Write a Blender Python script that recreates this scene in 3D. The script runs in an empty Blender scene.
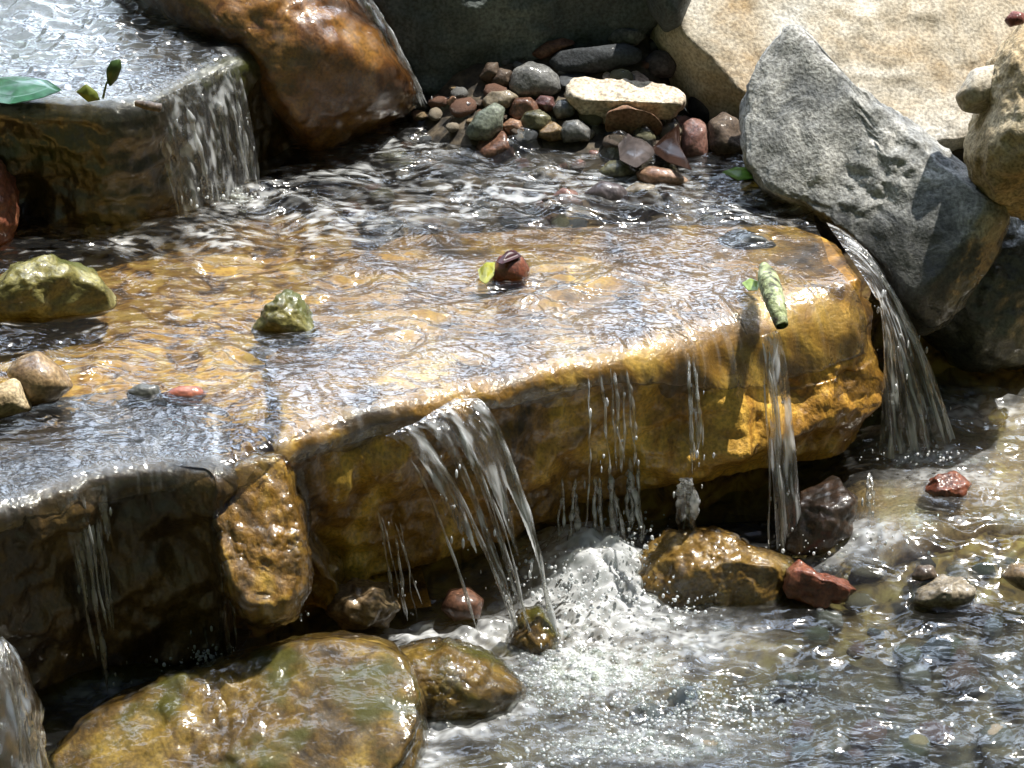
import bpy, math, random
import numpy as np
from mathutils import Vector
from mathutils.bvhtree import BVHTree

sc = bpy.context.scene
col = sc.collection
R = math.radians

# ---------------------------------------------------------------- camera, sky, sun, exposure
PITCH = R(30); DIST = 4.5; SPAN = 1.6
CAM = np.array([0.0, -DIST * math.cos(PITCH), DIST * math.sin(PITCH)])
FWD = np.array([0.0, math.cos(PITCH), -math.sin(PITCH)])
UP = np.array([0.0, math.sin(PITCH), math.cos(PITCH)])
RIGHT = np.array([1.0, 0.0, 0.0])
cam = bpy.data.cameras.new("camera")
cam.sensor_width = 36
cam.lens = 36 * DIST / SPAN
cam.clip_start = 0.05; cam.clip_end = 500
camo = bpy.data.objects.new("camera", cam); col.objects.link(camo)
camo.location = CAM; camo.rotation_euler = (R(90) - PITCH, 0, 0)
sc.camera = camo

SUN_EL, SUN_AZ = R(65), R(58)        # azimuth measured from +Y (away from the camera) towards +X
w = bpy.data.worlds.new("World"); sc.world = w; w.use_nodes = True
nt = w.node_tree
sky = nt.nodes.new("ShaderNodeTexSky"); sky.sky_type = 'NISHITA'; sky.sun_disc = False
sky.sun_elevation = SUN_EL; sky.sun_rotation = SUN_AZ
sky.air_density = 0.8; sky.dust_density = 0.8; sky.ozone_density = 1.0
bgn = nt.nodes["Background"]
tcw = nt.nodes.new("ShaderNodeTexCoord"); cn = nt.nodes.new("ShaderNodeTexNoise"); cn.inputs['Scale'].default_value = 5.0; cn.inputs['Detail'].default_value = 3
nt.links.new(tcw.outputs['Generated'], cn.inputs['Vector'])
cr = nt.nodes.new("ShaderNodeValToRGB"); cr.color_ramp.elements[0].position = 0.485; cr.color_ramp.elements[1].position = 0.53
nt.links.new(cn.outputs['Fac'], cr.inputs[0])
cm = nt.nodes.new("ShaderNodeMixRGB"); nt.links.new(sky.outputs[0], cm.inputs[1]); cm.inputs[2].default_value = (80, 93, 114, 1)
# bright cloud patches added in the upstream sky only, for the water to reflect
sxw = nt.nodes.new("ShaderNodeSeparateXYZ"); nt.links.new(tcw.outputs['Generated'], sxw.inputs[0])
mrw = nt.nodes.new("ShaderNodeMapRange"); mrw.interpolation_type = 'SMOOTHSTEP'; mrw.inputs[1].default_value = -0.05; mrw.inputs[2].default_value = 0.55; nt.links.new(sxw.outputs[1], mrw.inputs[0])
mlw = nt.nodes.new("ShaderNodeMath"); mlw.operation = 'MULTIPLY'; nt.links.new(cr.outputs[0], mlw.inputs[0]); nt.links.new(mrw.outputs[0], mlw.inputs[1])
nt.links.new(mlw.outputs[0], cm.inputs[0])
nt.links.new(cm.outputs[0], bgn.inputs[0]); bgn.inputs[1].default_value = 0.05
sl = bpy.data.lights.new("sun", 'SUN'); sl.energy = 5.0; sl.angle = R(0.5); sl.color = (1.0, 0.95, 0.86)
so = bpy.data.objects.new("sun", sl); col.objects.link(so)
SUN = Vector((math.sin(SUN_AZ) * math.cos(SUN_EL), math.cos(SUN_AZ) * math.cos(SUN_EL), math.sin(SUN_EL)))
so.rotation_euler = SUN.to_track_quat('Z', 'Y').to_euler(); so.location = SUN * 10
vs = sc.view_settings
vs.view_transform = 'Standard'; vs.look = 'None'; vs.exposure = 0.85; vs.gamma = 1; vs.use_curve_mapping = False
sc.cycles.max_bounces = 10; sc.cycles.transparent_max_bounces = 24
sc.cycles.diffuse_bounces = 3; sc.cycles.glossy_bounces = 3; sc.cycles.transmission_bounces = 6
sc.cycles.caustics_reflective = False; sc.cycles.caustics_refractive = False

# ---------------------------------------------------------------- helpers
def ray(px, py):
    k = SPAN / DIST / 1024
    return FWD + RIGHT * ((px - 512) * k) + UP * ((384 - py) * k)
def P(px, py, z=0.0):                       # a place on the level z
    d = ray(px, py); return CAM + d * ((z - CAM[2]) / d[2])
def PY(px, py, Y):                          # a place on the upright plane Y
    d = ray(px, py); return CAM + d * ((Y - CAM[1]) / d[1])

_rng = np.random.RandomState(7)
_perm = np.concatenate([_rng.permutation(256)] * 2 + [np.arange(2)])
_g3 = _rng.normal(size=(256, 3)); _g3 /= np.linalg.norm(_g3, axis=1)[:, None]
def noise(x, y, z=0.0):
    x, y, z = np.broadcast_arrays(np.asarray(x, float), np.asarray(y, float), np.asarray(z, float))
    xi, yi, zi = np.floor(x).astype(int), np.floor(y).astype(int), np.floor(z).astype(int)
    xf, yf, zf = x - xi, y - yi, z - zi
    xi &= 255; yi &= 255; zi &= 255
    f = lambda t: t * t * t * (t * (t * 6 - 15) + 10)
    u, v, q = f(xf), f(yf), f(zf)
    def g(dx, dy, dz):
        h = _perm[_perm[_perm[xi + dx] + yi + dy] + zi + dz]
        gr = _g3[h]
        return gr[..., 0] * (xf - dx) + gr[..., 1] * (yf - dy) + gr[..., 2] * (zf - dz)
    L = lambda a, b, t: a + (b - a) * t
    return L(L(L(g(0,0,0), g(1,0,0), u), L(g(0,1,0), g(1,1,0), u), v),
             L(L(g(0,0,1), g(1,0,1), u), L(g(0,1,1), g(1,1,1), u), v), q) * 1.6
def fbm(x, y, z=0.0, o=4, gain=0.5):
    s = 0; a = 1.0
    for k in range(o):
        s = s + a * noise(x * 2**k + 17.3 * k, y * 2**k + 5.1 * k, z * 2**k + 3.7 * k); a *= gain
    return s
def crest(x, y, z=0.0): return 0.55 - 1.4 * np.abs(noise(x, y, z))
def sstep(a, b, x):
    t = np.clip((x - a) / (b - a), 0, 1); return t * t * (3 - 2 * t)

def mesh_obj(name, v, f, mat, parent=None, loc=None, attrs=None, smooth=True):
    v = np.asarray(v, float)
    if loc is not None: v = v - np.asarray(loc)
    me = bpy.data.meshes.new(name)
    f = np.asarray(f, np.int32)
    me.vertices.add(len(v)); me.vertices.foreach_set("co", v.astype(np.float32).ravel())
    k = f.shape[1]
    me.loops.add(f.size); me.loops.foreach_set("vertex_index", f.ravel())
    me.polygons.add(len(f)); me.polygons.foreach_set("loop_start", np.arange(0, f.size, k, dtype=np.int32))
    me.polygons.foreach_set("loop_total", np.full(len(f), k, np.int32))
    me.polygons.foreach_set("use_smooth", np.full(len(f), smooth, bool))
    me.update(calc_edges=True); me.validate()
    for an, av in (attrs or {}).items():
        a = me.attributes.new(an, 'FLOAT', 'POINT'); a.data.foreach_set("value", np.asarray(av, np.float32).ravel())
    me.materials.append(mat)
    o = bpy.data.objects.new(name, me); col.objects.link(o)
    if loc is not None: o.location = loc
    if parent is not None:
        o.parent = parent
        if loc is not None: o.location = Vector(loc) - parent.location
    return o
def tag(o, label=None, cat=None, group=None, kind=None):
    if label: o["label"] = label
    if cat: o["category"] = cat
    if group: o["group"] = group
    if kind: o["kind"] = kind
    return o
def grid_faces(nr, nc, wrap=False):
    r, c = np.meshgrid(np.arange(nr - 1), np.arange(nc if wrap else nc - 1), indexing='ij')
    c2 = (c + 1) % nc
    return np.stack([r * nc + c, r * nc + c2, (r + 1) * nc + c2, (r + 1) * nc + c], -1).reshape(-1, 4)
def polyline(pts, n):
    pts = np.asarray(pts, float); d = np.r_[0, np.cumsum(np.linalg.norm(np.diff(pts, axis=0), axis=1))]
    t = np.linspace(0, d[-1], n)
    return np.stack([np.interp(t, d, pts[:, k]) for k in range(pts.shape[1])], 1)
def blur1(a, s, wrap=False):
    n = int(3 * s) + 1; k = np.exp(-0.5 * (np.arange(-n, n + 1) / s)**2); k /= k.sum()
    p = np.pad(a, [(n, n)] + [(0, 0)] * (a.ndim - 1), mode='wrap' if wrap else 'edge')
    out = np.zeros_like(a)
    for i, kk in enumerate(k): out += kk * p[i:i + len(a)]
    return out

_ico = {}
def ico(n):
    if n not in _ico:
        import bmesh
        bm = bmesh.new(); bmesh.ops.create_icosphere(bm, subdivisions=n, radius=1)
        _ico[n] = (np.array([v.co[:] for v in bm.verts]), np.array([[v.index for v in f.verts] for f in bm.faces]))
        bm.free()
    return _ico[n]

# ---------------------------------------------------------------- materials
def nodes(name):
    m = bpy.data.materials.new(name); m.use_nodes = True
    n = m.node_tree; n.nodes.clear()
    out = n.nodes.new("ShaderNodeOutputMaterial")
    def N(t, **kw):
        x = n.nodes.new("ShaderNode" + t)
        for k, v in kw.items(): setattr(x, k, v)
        return x
    L = lambda a, b: n.links.new(a, b)
    return m, N, L, out
def ramp(N, stops):
    r = N("ValToRGB"); e = r.color_ramp.elements
    while len(e) < len(stops): e.new(0.5)
    for el, (p, c) in zip(e, stops):
        el.position = p; el.color = (*c, 1) if len(c) == 3 else c
    return r
_mats = {}
def rock(c1, c2, c3, scale=9.0, wet=0.0, bump=0.5, speck=0.25, moss=None, mossamt=0.5, streak=False, wetline=None):
    key = (c1, c2, c3, scale, wet, bump, speck, moss, mossamt, streak, wetline)
    if key in _mats: return _mats[key]
    m, N, L, out = nodes("wet_stone" if wet > .3 else "dry_stone")
    tc = N("TexCoord"); mp = N("Mapping"); L(tc.outputs['Object'], mp.inputs[0])
    if streak: mp.inputs['Scale'].default_value = (1.0, 1.0, 0.45)
    n1 = N("TexNoise"); n1.inputs['Scale'].default_value = scale; n1.inputs['Detail'].default_value = 8; n1.inputs['Roughness'].default_value = 0.62
    n1.inputs['Distortion'].default_value = 0.6
    L(mp.outputs[0], n1.inputs['Vector'])
    r1 = ramp(N, [(0.34, c1), (0.5, c2), (0.66, c3)]); L(n1.outputs['Fac'], r1.inputs[0])
    n2 = N("TexNoise"); n2.inputs['Scale'].default_value = 170; n2.inputs['Detail'].default_value = 3
    L(tc.outputs['Object'], n2.inputs['Vector'])
    r2 = ramp(N, [(0.36, (1 - speck * 1.6,) * 3), (0.5, (1, 1, 1)), (0.66, (1 + speck * 1.5,) * 3)]); L(n2.outputs['Fac'], r2.inputs[0])
    mx = N("MixRGB", blend_type='MULTIPLY'); mx.inputs[0].default_value = 1
    L(r1.outputs[0], mx.inputs[1]); L(r2.outputs[0], mx.inputs[2])
    last = mx.outputs[0]
    if moss:
        n3 = N("TexNoise"); n3.inputs['Scale'].default_value = scale * 0.7; n3.inputs['Detail'].default_value = 6
        ad = N("VectorMath", operation='ADD'); ad.inputs[1].default_value = (3.1, 7.7, 1.3)
        L(tc.outputs['Object'], ad.inputs[0]); L(ad.outputs[0], n3.inputs['Vector'])
        r3 = ramp(N, [(0.66 - 0.35 * mossamt, (0, 0, 0)), (0.76 - 0.35 * mossamt, (1, 1, 1))]); L(n3.outputs['Fac'], r3.inputs[0])
        m2 = N("MixRGB"); L(r3.outputs[0], m2.inputs[0]); L(last, m2.inputs[1]); m2.inputs[2].default_value = (*moss, 1)
        last = m2.outputs[0]
    b = N("BsdfPrincipled")
    if wetline:                                     # soaked stone below an uneven tide mark
        sx = N("SeparateXYZ"); L(tc.outputs['Object'], sx.inputs[0])
        w1 = N("Math", operation='MULTIPLY_ADD'); w1.inputs[1].default_value = 0.16; L(n1.outputs['Fac'], w1.inputs[0]); L(sx.outputs[2], w1.inputs[2])
        rw_ = N("MapRange"); rw_.inputs[1].default_value = wetline + 0.06; rw_.inputs[2].default_value = wetline + 0.11; L(w1.outputs[0], rw_.inputs[0])
        m5 = N("MixRGB", blend_type='MULTIPLY'); m5.inputs[0].default_value = 1
        rk = ramp(N, [(0, (0.20, 0.20, 0.19)), (1, (1, 1, 1))]); L(rw_.outputs[0], rk.inputs[0]); L(last, m5.inputs[1]); L(rk.outputs[0], m5.inputs[2]); last = m5.outputs[0]
        iv = N("Math", operation='SUBTRACT'); iv.inputs[0].default_value = 1.0; L(rw_.outputs[0], iv.inputs[1]); L(iv.outputs[0], b.inputs['Coat Weight'])
    L(last, b.inputs['Base Color'])
    b.inputs['Roughness'].default_value = 0.85 - 0.45 * wet
    b.inputs['Specular IOR Level'].default_value = 0.35
    bp = N("Bump"); bp.inputs['Strength'].default_value = bump; bp.inputs['Distance'].default_value = 0.006
    ma = N("Math", operation='MULTIPLY_ADD'); ma.inputs[1].default_value = 0.35
    L(n2.outputs['Fac'], ma.inputs[0]); L(n1.outputs['Fac'], ma.inputs[2]); L(ma.outputs[0], bp.inputs['Height'])
    L(bp.outputs[0], b.inputs['Normal'])
    if wet > 0:
        b.inputs['Coat Weight'].default_value = wet if not wetline else 0; b.inputs['Coat Roughness'].default_value = 0.13; b.inputs['Coat IOR'].default_value = 1.36
        n4 = N("TexNoise"); n4.inputs['Scale'].default_value = 38; n4.inputs['Detail'].default_value = 3
        mp4 = N("Mapping"); mp4.inputs['Scale'].default_value = (1, 1, 0.3) if streak else (1, 1, 1)
        L(tc.outputs['Object'], mp4.inputs[0]); L(mp4.outputs[0], n4.inputs['Vector'])
        b4 = N("Bump"); b4.inputs['Strength'].default_value = 0.9; b4.inputs['Distance'].default_value = 0.008
        L(n4.outputs['Fac'], b4.inputs['Height']); L(bp.outputs[0], b4.inputs['Normal']) if False else None
        L(b4.outputs[0], b.inputs['Coat Normal'])
    L(b.outputs[0], out.inputs[0])
    _mats[key] = m
    return m

def water_mat(name, tint=(0.95, 0.96, 0.93), refr=0.35, rough=0.06, bump=0.5, bscale=(60, 60, 60), ior=1.36, foamcol=(0.85, 0.88, 0.9)):
    m, N, L, out = nodes(name)
    tc = N("TexCoord"); mp = N("Mapping"); mp.inputs['Scale'].default_value = bscale
    L(tc.outputs['Object'], mp.inputs[0])
    n1 = N("TexNoise"); n1.inputs['Scale'].default_value = 1; n1.inputs['Detail'].default_value = 1.2; n1.inputs['Distortion'].default_value = 0.8
    L(mp.outputs[0], n1.inputs['Vector'])
    bp = N("Bump"); bp.inputs['Strength'].default_value = bump; bp.inputs['Distance'].default_value = 0.006
    L(n1.outputs['Fac'], bp.inputs['Height'])
    tr = N("BsdfTransparent"); tr.inputs[0].default_value = (*tint, 1)
    rf = N("BsdfRefraction"); rf.inputs['Color'].default_value = (*tint, 1); rf.inputs['IOR'].default_value = 1.25; rf.inputs['Roughness'].default_value = 0.0
    L(bp.outputs[0], rf.inputs['Normal'])
    m1 = N("MixShader"); m1.inputs[0].default_value = refr; L(tr.outputs[0], m1.inputs[1]); L(rf.outputs[0], m1.inputs[2])
    gl = N("BsdfGlossy"); gl.inputs['Roughness'].default_value = rough; gl.inputs['Color'].default_value = (1, 1, 1, 1)
    L(bp.outputs[0], gl.inputs['Normal'])
    ge = N("NewGeometry"); dt = N("VectorMath", operation='DOT_PRODUCT'); L(ge.outputs['Incoming'], dt.inputs[0]); L(bp.outputs[0], dt.inputs[1])
    ab = N("Math", operation='ABSOLUTE'); L(dt.outputs['Value'], ab.inputs[0])
    om = N("Math", operation='SUBTRACT', use_clamp=True); om.inputs[0].default_value = 1.0; L(ab.outputs[0], om.inputs[1])
    p5 = N("Math", operation='POWER'); p5.inputs[1].default_value = 4.2; L(om.outputs[0], p5.inputs[0])
    f0 = ((ior - 1) / (ior + 1))**2
    fr = N("Math", operation='MULTIPLY_ADD', use_clamp=True); fr.inputs[1].default_value = 1 - f0; fr.inputs[2].default_value = f0; L(p5.outputs[0], fr.inputs[0])
    m2 = N("MixShader"); L(fr.outputs[0], m2.inputs[0]); L(m1.outputs[0], m2.inputs[1]); L(gl.outputs[0], m2.inputs[2])
    # air carried in the water
    df = N("BsdfDiffuse"); df.inputs[0].default_value = (*foamcol, 1)
    tl = N("BsdfTranslucent"); tl.inputs[0].default_value = (*foamcol, 1)
    m3 = N("MixShader"); m3.inputs[0].default_value = 0.45; L(df.outputs[0], m3.inputs[1]); L(tl.outputs[0], m3.inputs[2])
    m3b = N("MixShader"); L(fr.outputs[0], m3b.inputs[0]); L(m3.outputs[0], m3b.inputs[1]); L(gl.outputs[0], m3b.inputs[2])
    at = N("Attribute"); at.attribute_name = "foam"
    m4 = N("MixShader"); L(at.outputs['Fac'], m4.inputs[0]); L(m2.outputs[0], m4.inputs[1]); L(m3b.outputs[0], m4.inputs[2])
    L(m4.outputs[0], out.inputs[0])
    return m
def leaf_mat(name, c, rough=0.35):
    m, N, L, out = nodes(name)
    tc = N("TexCoord"); n = N("TexNoise"); n.inputs['Scale'].default_value = 60; L(tc.outputs['Object'], n.inputs['Vector'])
    r = ramp(N, [(0.3, tuple(x * .6 for x in c)), (0.7, tuple(min(1, x * 1.3) for x in c))]); L(n.outputs['Fac'], r.inputs[0])
    b = N("BsdfPrincipled"); L(r.outputs[0], b.inputs['Base Color']); b.inputs['Roughness'].default_value = rough
    tl = N("BsdfTranslucent"); L(r.outputs[0], tl.inputs[0])
    mx = N("MixShader"); mx.inputs[0].default_value = 0.3; L(b.outputs[0], mx.inputs[1]); L(tl.outputs[0], mx.inputs[2])
    L(mx.outputs[0], out.inputs[0]); return m

M_OCHRE = rock((0.03, 0.012, 0.003), (0.33, 0.165, 0.022), (0.74, 0.46, 0.085), 9, wet=0.8, bump=0.9, speck=0.2, streak=True, moss=(0.05, 0.026, 0.006), mossamt=0.3)  # moss slot: noise patches of dark brown, imitating shade on the slab face
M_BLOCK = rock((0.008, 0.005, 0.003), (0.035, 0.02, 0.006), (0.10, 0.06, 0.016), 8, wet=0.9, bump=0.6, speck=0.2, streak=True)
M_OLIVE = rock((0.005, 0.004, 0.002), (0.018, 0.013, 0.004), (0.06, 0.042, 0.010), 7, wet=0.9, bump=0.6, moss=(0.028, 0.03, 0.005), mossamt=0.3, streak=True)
M_RUST = rock((0.03, 0.012, 0.004), (0.20, 0.075, 0.014), (0.48, 0.23, 0.045), 8, wet=0.9, bump=0.5, streak=True)
M_SLATE = rock((0.03, 0.037, 0.038), (0.075, 0.09, 0.09), (0.15, 0.17, 0.165), 6, wet=0.15, bump=0.8)
M_PALE = rock((0.33, 0.23, 0.12), (0.42, 0.37, 0.29), (0.54, 0.52, 0.47), 4.5, wet=0, bump=0.7, speck=0.2)
M_GREY = rock((0.10, 0.105, 0.105), (0.25, 0.25, 0.235), (0.45, 0.44, 0.41), 13, wet=0.3, bump=0.9, speck=0.25, wetline=0.235)
M_DARKGREY = rock((0.02, 0.022, 0.02), (0.055, 0.056, 0.047), (0.11, 0.11, 0.09), 8, wet=0.8, bump=0.8, speck=0.3)
M_TAN = rock((0.2, 0.14, 0.07), (0.34, 0.26, 0.15), (0.48, 0.40, 0.27), 8, wet=0, bump=0.9)
M_GOLD = rock((0.10, 0.05, 0.012), (0.30, 0.17, 0.04), (0.5, 0.33, 0.10), 10, wet=0.95, bump=0.6, moss=(0.10, 0.10, 0.02), mossamt=0.35)
M_WASH = rock((0.03, 0.017, 0.004), (0.18, 0.10, 0.016), (0.46, 0.30, 0.06), 12, wet=0.35, bump=0.6, speck=0.2, moss=(0.10, 0.09, 0.012), mossamt=0.42)
M_MOSSY = rock((0.05, 0.045, 0.012), (0.16, 0.14, 0.04), (0.36, 0.34, 0.16), 12, wet=0.8, bump=0.7, moss=(0.08, 0.085, 0.02), mossamt=0.5)
def bed_mat():
    m, N, L, out = nodes("stream_bed")
    tc = N("TexCoord")
    def nz(sc_, d=6):
        n = N("TexNoise"); n.inputs['Scale'].default_value = sc_; n.inputs['Detail'].default_value = d; L(tc.outputs['Object'], n.inputs['Vector']); return n
    n1, n2 = nz(13), nz(45)
    n3 = nz(24); n3.inputs['Distortion'].default_value = 1.2
    ra = ramp(N, [(0.36, (0.06, 0.025, 0.005)), (0.48, (0.42, 0.21, 0.035)), (0.62, (0.78, 0.50, 0.12))]); L(n3.outputs['Fac'], ra.inputs[0])
    rb = ramp(N, [(0.34, (0.012, 0.010, 0.007)), (0.5, (0.04, 0.03, 0.018)), (0.66, (0.11, 0.085, 0.055))]); L(n2.outputs['Fac'], rb.inputs[0])
    rc = ramp(N, [(0.3, (0.012, 0.018, 0.006)), (0.7, (0.05, 0.06, 0.02))]); L(n1.outputs['Fac'], rc.inputs[0])
    a1 = N("Attribute"); a1.attribute_name = "ochre"; a2 = N("Attribute"); a2.attribute_name = "earth"
    x1 = N("MixRGB"); L(a1.outputs['Fac'], x1.inputs[0]); L(rb.outputs[0], x1.inputs[1]); L(ra.outputs[0], x1.inputs[2])
    x2 = N("MixRGB"); L(a2.outputs['Fac'], x2.inputs[0]); L(x1.outputs[0], x2.inputs[1]); L(rc.outputs[0], x2.inputs[2])
    b = N("BsdfPrincipled"); L(x2.outputs[0], b.inputs['Base Color']); b.inputs['Roughness'].default_value = 0.8
    bp = N("Bump"); bp.inputs['Strength'].default_value = .7; bp.inputs['Distance'].default_value = .006; L(n2.outputs['Fac'], bp.inputs['Height']); L(bp.outputs[0], b.inputs['Normal'])
    L(b.outputs[0], out.inputs[0]); return m
M_BED = bed_mat()

# ---------------------------------------------------------------- the lip the water runs over, in plan
LIP_PX = [(-90, 530), (-20, 518), (40, 497), (90, 482), (150, 472), (205, 470), (235, 468), (262, 456), (310, 436), (360, 420), (400, 409), (450, 399),
          (500, 388), (560, 374), (620, 362), (680, 349), (740, 334), (800, 316), (845, 303), (874, 293)]
BACK_PX = [(-90, 240), (0, 236), (110, 226), (180, 212), (250, 186), (300, 160), (330, 128), (360, 112), (420, 108), (520, 104), (600, 110), (680, 125), (750, 140), (800, 172)]
LIP = np.array([P(x, y, 0)[:2] for x, y in LIP_PX])
def lipR(x): return 0.038 + 0.075 * sstep(0.12, 0.45, x)
def lipY(x): return np.interp(x, LIP[:, 0], LIP[:, 1])

# ---------------------------------------------------------------- ground: one sheet out to the horizon
def axis(lo, hi, step, far, n):
    a = np.arange(lo, hi + 1e-6, step)
    g = np.geomspace(step, far, n)
    return np.r_[lo - np.cumsum(g)[::-1], a, hi + np.cumsum(g)]
gx = axis(-1.5, 1.5, 0.012, 30, 34); gy = axis(-1.6, 2.2, 0.012, 30, 34)
GX, GY = np.meshgrid(gx, gy)
def ground_z(X, Y):
    up = sstep(0.10, 0.20, Y - lipY(np.clip(X, -1.2, 0.56)) - 0.02)
    right = sstep(0.40, 0.52, X)
    back = sstep(0.55, 0.95, Y)
    up = np.maximum(up * (1 - right), back)
    low = -0.455 + 0.085 * sstep(0.45, 0.75, X) * sstep(0.0, 0.3, Y)
    z = low + (-0.035 - low) * up
    bank = np.clip(Y - 0.66, 0, 0.5) * sstep(-0.30, -0.05, X) * (1 - 0.8 * sstep(0.24, 0.34, X))
    z = z + 0.5 * bank + 0.16 * sstep(1.0, 1.7, Y)
    r = np.sqrt(X * X + Y * Y)
    z = z + 0.012 * fbm(X * 9, Y * 9, 1.0) + 0.5 * sstep(1.8, 8, Y) + 0.25 * np.clip(r - 4, 0, 60) * 0.1 * noise(X * .2, Y * .2)
    z = z + 8.0 * sstep(2.2, 8, np.abs(X)) + 13.0 * sstep(5.2, 14, -Y) + 0.4 * sstep(2, 9, np.hypot(X, Y)) * fbm(X * 1.3, Y * 1.3, 2.0)  # unseen banks beside and behind the camera, raised to cut sky fill
    return z
GZ = ground_z(GX, GY)
gochre = np.clip(0.15 + 0.75 * (1 - sstep(0.42, 0.66, GY + 0.1 * GX)) * sstep(-0.42, -0.2, GY - lipY(np.clip(GX, -1.2, .56)) + 0.0) + 0.5 * sstep(0.4, 0.6, GX) * sstep(0.05, 0.25, GY) + 0.35 * noise(GX * 6, GY * 6, 4.), 0, 1)
gochre *= 1 - sstep(0.62, 0.8, GY)
gochre *= np.where(GZ < -0.3, 0.5 + 0.5 * sstep(0.45, 0.65, GX) * sstep(0.05, 0.2, GY), 1)
g = mesh_obj("ground", np.stack([GX, GY, GZ], -1).reshape(-1, 3), grid_faces(len(gy), len(gx)), M_BED, attrs={"ochre": gochre, "earth": sstep(1.7, 2.6, np.hypot(GX, GY))})
tag(g, kind="structure")

# ---------------------------------------------------------------- stones
class Cover: pass
COVER_LOW, COVER_MID, FILMS = [], [], []
def stone(name, label, cat, poly, z, depth, mat, sub=4, p=2.3, rough=0.06, facets=0, seed=0, planes=(), group=None, cover=None, dist=None, back=0.3, fine=0.012, film=None):
    """A stone whose outline is seen as poly; it stands on the level z, is 2*depth thick along the view."""
    rs = np.random.RandomState(seed + len(label))
    poly = np.asarray(poly, float)
    ib = poly[:, 1].argmax()
    base = P(np.mean(poly[:, 0]), poly[ib, 1], z) if dist is None else PY(np.mean(poly[:, 0]), poly[ib, 1], dist)
    t = (base - CAM) @ FWD + depth * back
    k = SPAN / DIST / 1024 * t
    c2 = np.array([(poly[:, 0].min() + poly[:, 0].max()) / 2, (poly[:, 1].min() + poly[:, 1].max()) / 2])
    # smooth outline radius
    closed = np.r_[poly, poly[:1]]
    b = polyline(closed, 721)[:-1]
    b = blur1(b, 9, True)
    th = np.arctan2(-(b[:, 1] - c2[1]), b[:, 0] - c2[0]); rr = np.hypot(b[:, 0] - c2[0], b[:, 1] - c2[1])
    tt = np.linspace(-math.pi, math.pi, 361)
    rad = np.zeros(361)
    ii = ((th + math.pi) / (2 * math.pi) * 360).round().astype(int)
    np.maximum.at(rad, ii, rr)
    ok = rad > 0; rad = np.interp(tt, tt[ok], rad[ok], period=2 * math.pi)
    d, f = ico(sub)
    a = np.arctan2(d[:, 1], d[:, 0]); h = np.hypot(d[:, 0], d[:, 1])
    # super-ellipse profile between outline and depth
    q = (np.abs(h)**p + np.abs(d[:, 2])**p)**(-1 / p)
    h2 = h * q; w2 = d[:, 2] * q
    r = np.interp(a, tt, rad) * k
    loc = np.stack([np.cos(a) * r * h2, np.sin(a) * r * h2, w2 * depth], 1)
    size = np.array([(poly[:, 0].max() - poly[:, 0].min()) * k / 2, (poly[:, 1].max() - poly[:, 1].min()) * k / 2, depth])
    if facets:
        for i in range(facets):
            n = rs.normal(size=3); n[2] = abs(n[2]) * (1 if rs.rand() < .8 else -1); n /= np.linalg.norm(n)
            sup = (loc @ n).max(); off = sup * rs.uniform(0.72, 0.9)
            if abs(n[2]) < 0.25: off = sup * 0.95
            e = loc @ n - off
            loc = loc - np.outer(np.maximum(e, 0) * 0.92, n)
    M = np.stack([RIGHT, UP, -FWD], 1)              # local -> world
    ctr = CAM + (FWD + RIGHT * ((c2[0] - 512) * SPAN / DIST / 1024) + UP * ((384 - c2[1]) * SPAN / DIST / 1024)) * t
    wv = loc @ M.T
    for (n, px, py, dd) in planes:                  # flat facets: normal n, through the outline plane at pixel, moved dd towards the camera
        n = np.array(n, float); n /= np.linalg.norm(n)
        p0 = (RIGHT * (px - c2[0]) + UP * (c2[1] - py)) * k - FWD * dd
        e = (wv - p0) @ n
        e2 = np.where(e > 0, e, 0)
        wv = wv - np.outer(e2 * 0.94, n)
    s = size[:2].min()
    nn = wv / np.maximum(np.linalg.norm(wv, axis=1), 1e-6)[:, None]
    fr = 1.3 / s
    o = seed * 3.7
    wv = wv + nn * (s * rough * fbm(wv[:, 0] * fr + o, wv[:, 1] * fr, wv[:, 2] * fr, 4))[:, None]
    if sub >= 5: wv = wv + nn * (fine * 0.5 * fbm(wv[:, 0] * 30 + o, wv[:, 1] * 30, wv[:, 2] * 30, 4, 0.6))[:, None]
    org = ctr.copy(); org[2] = (wv + ctr)[:, 2].min()
    ob = mesh_obj(name, wv + ctr, f, mat, loc=org)
    tag(ob, label, cat, group)
    if cover is not None: cover.append((wv + ctr, f))
    if film: FILMS.append((wv + ctr, f, film))
    return ob

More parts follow.
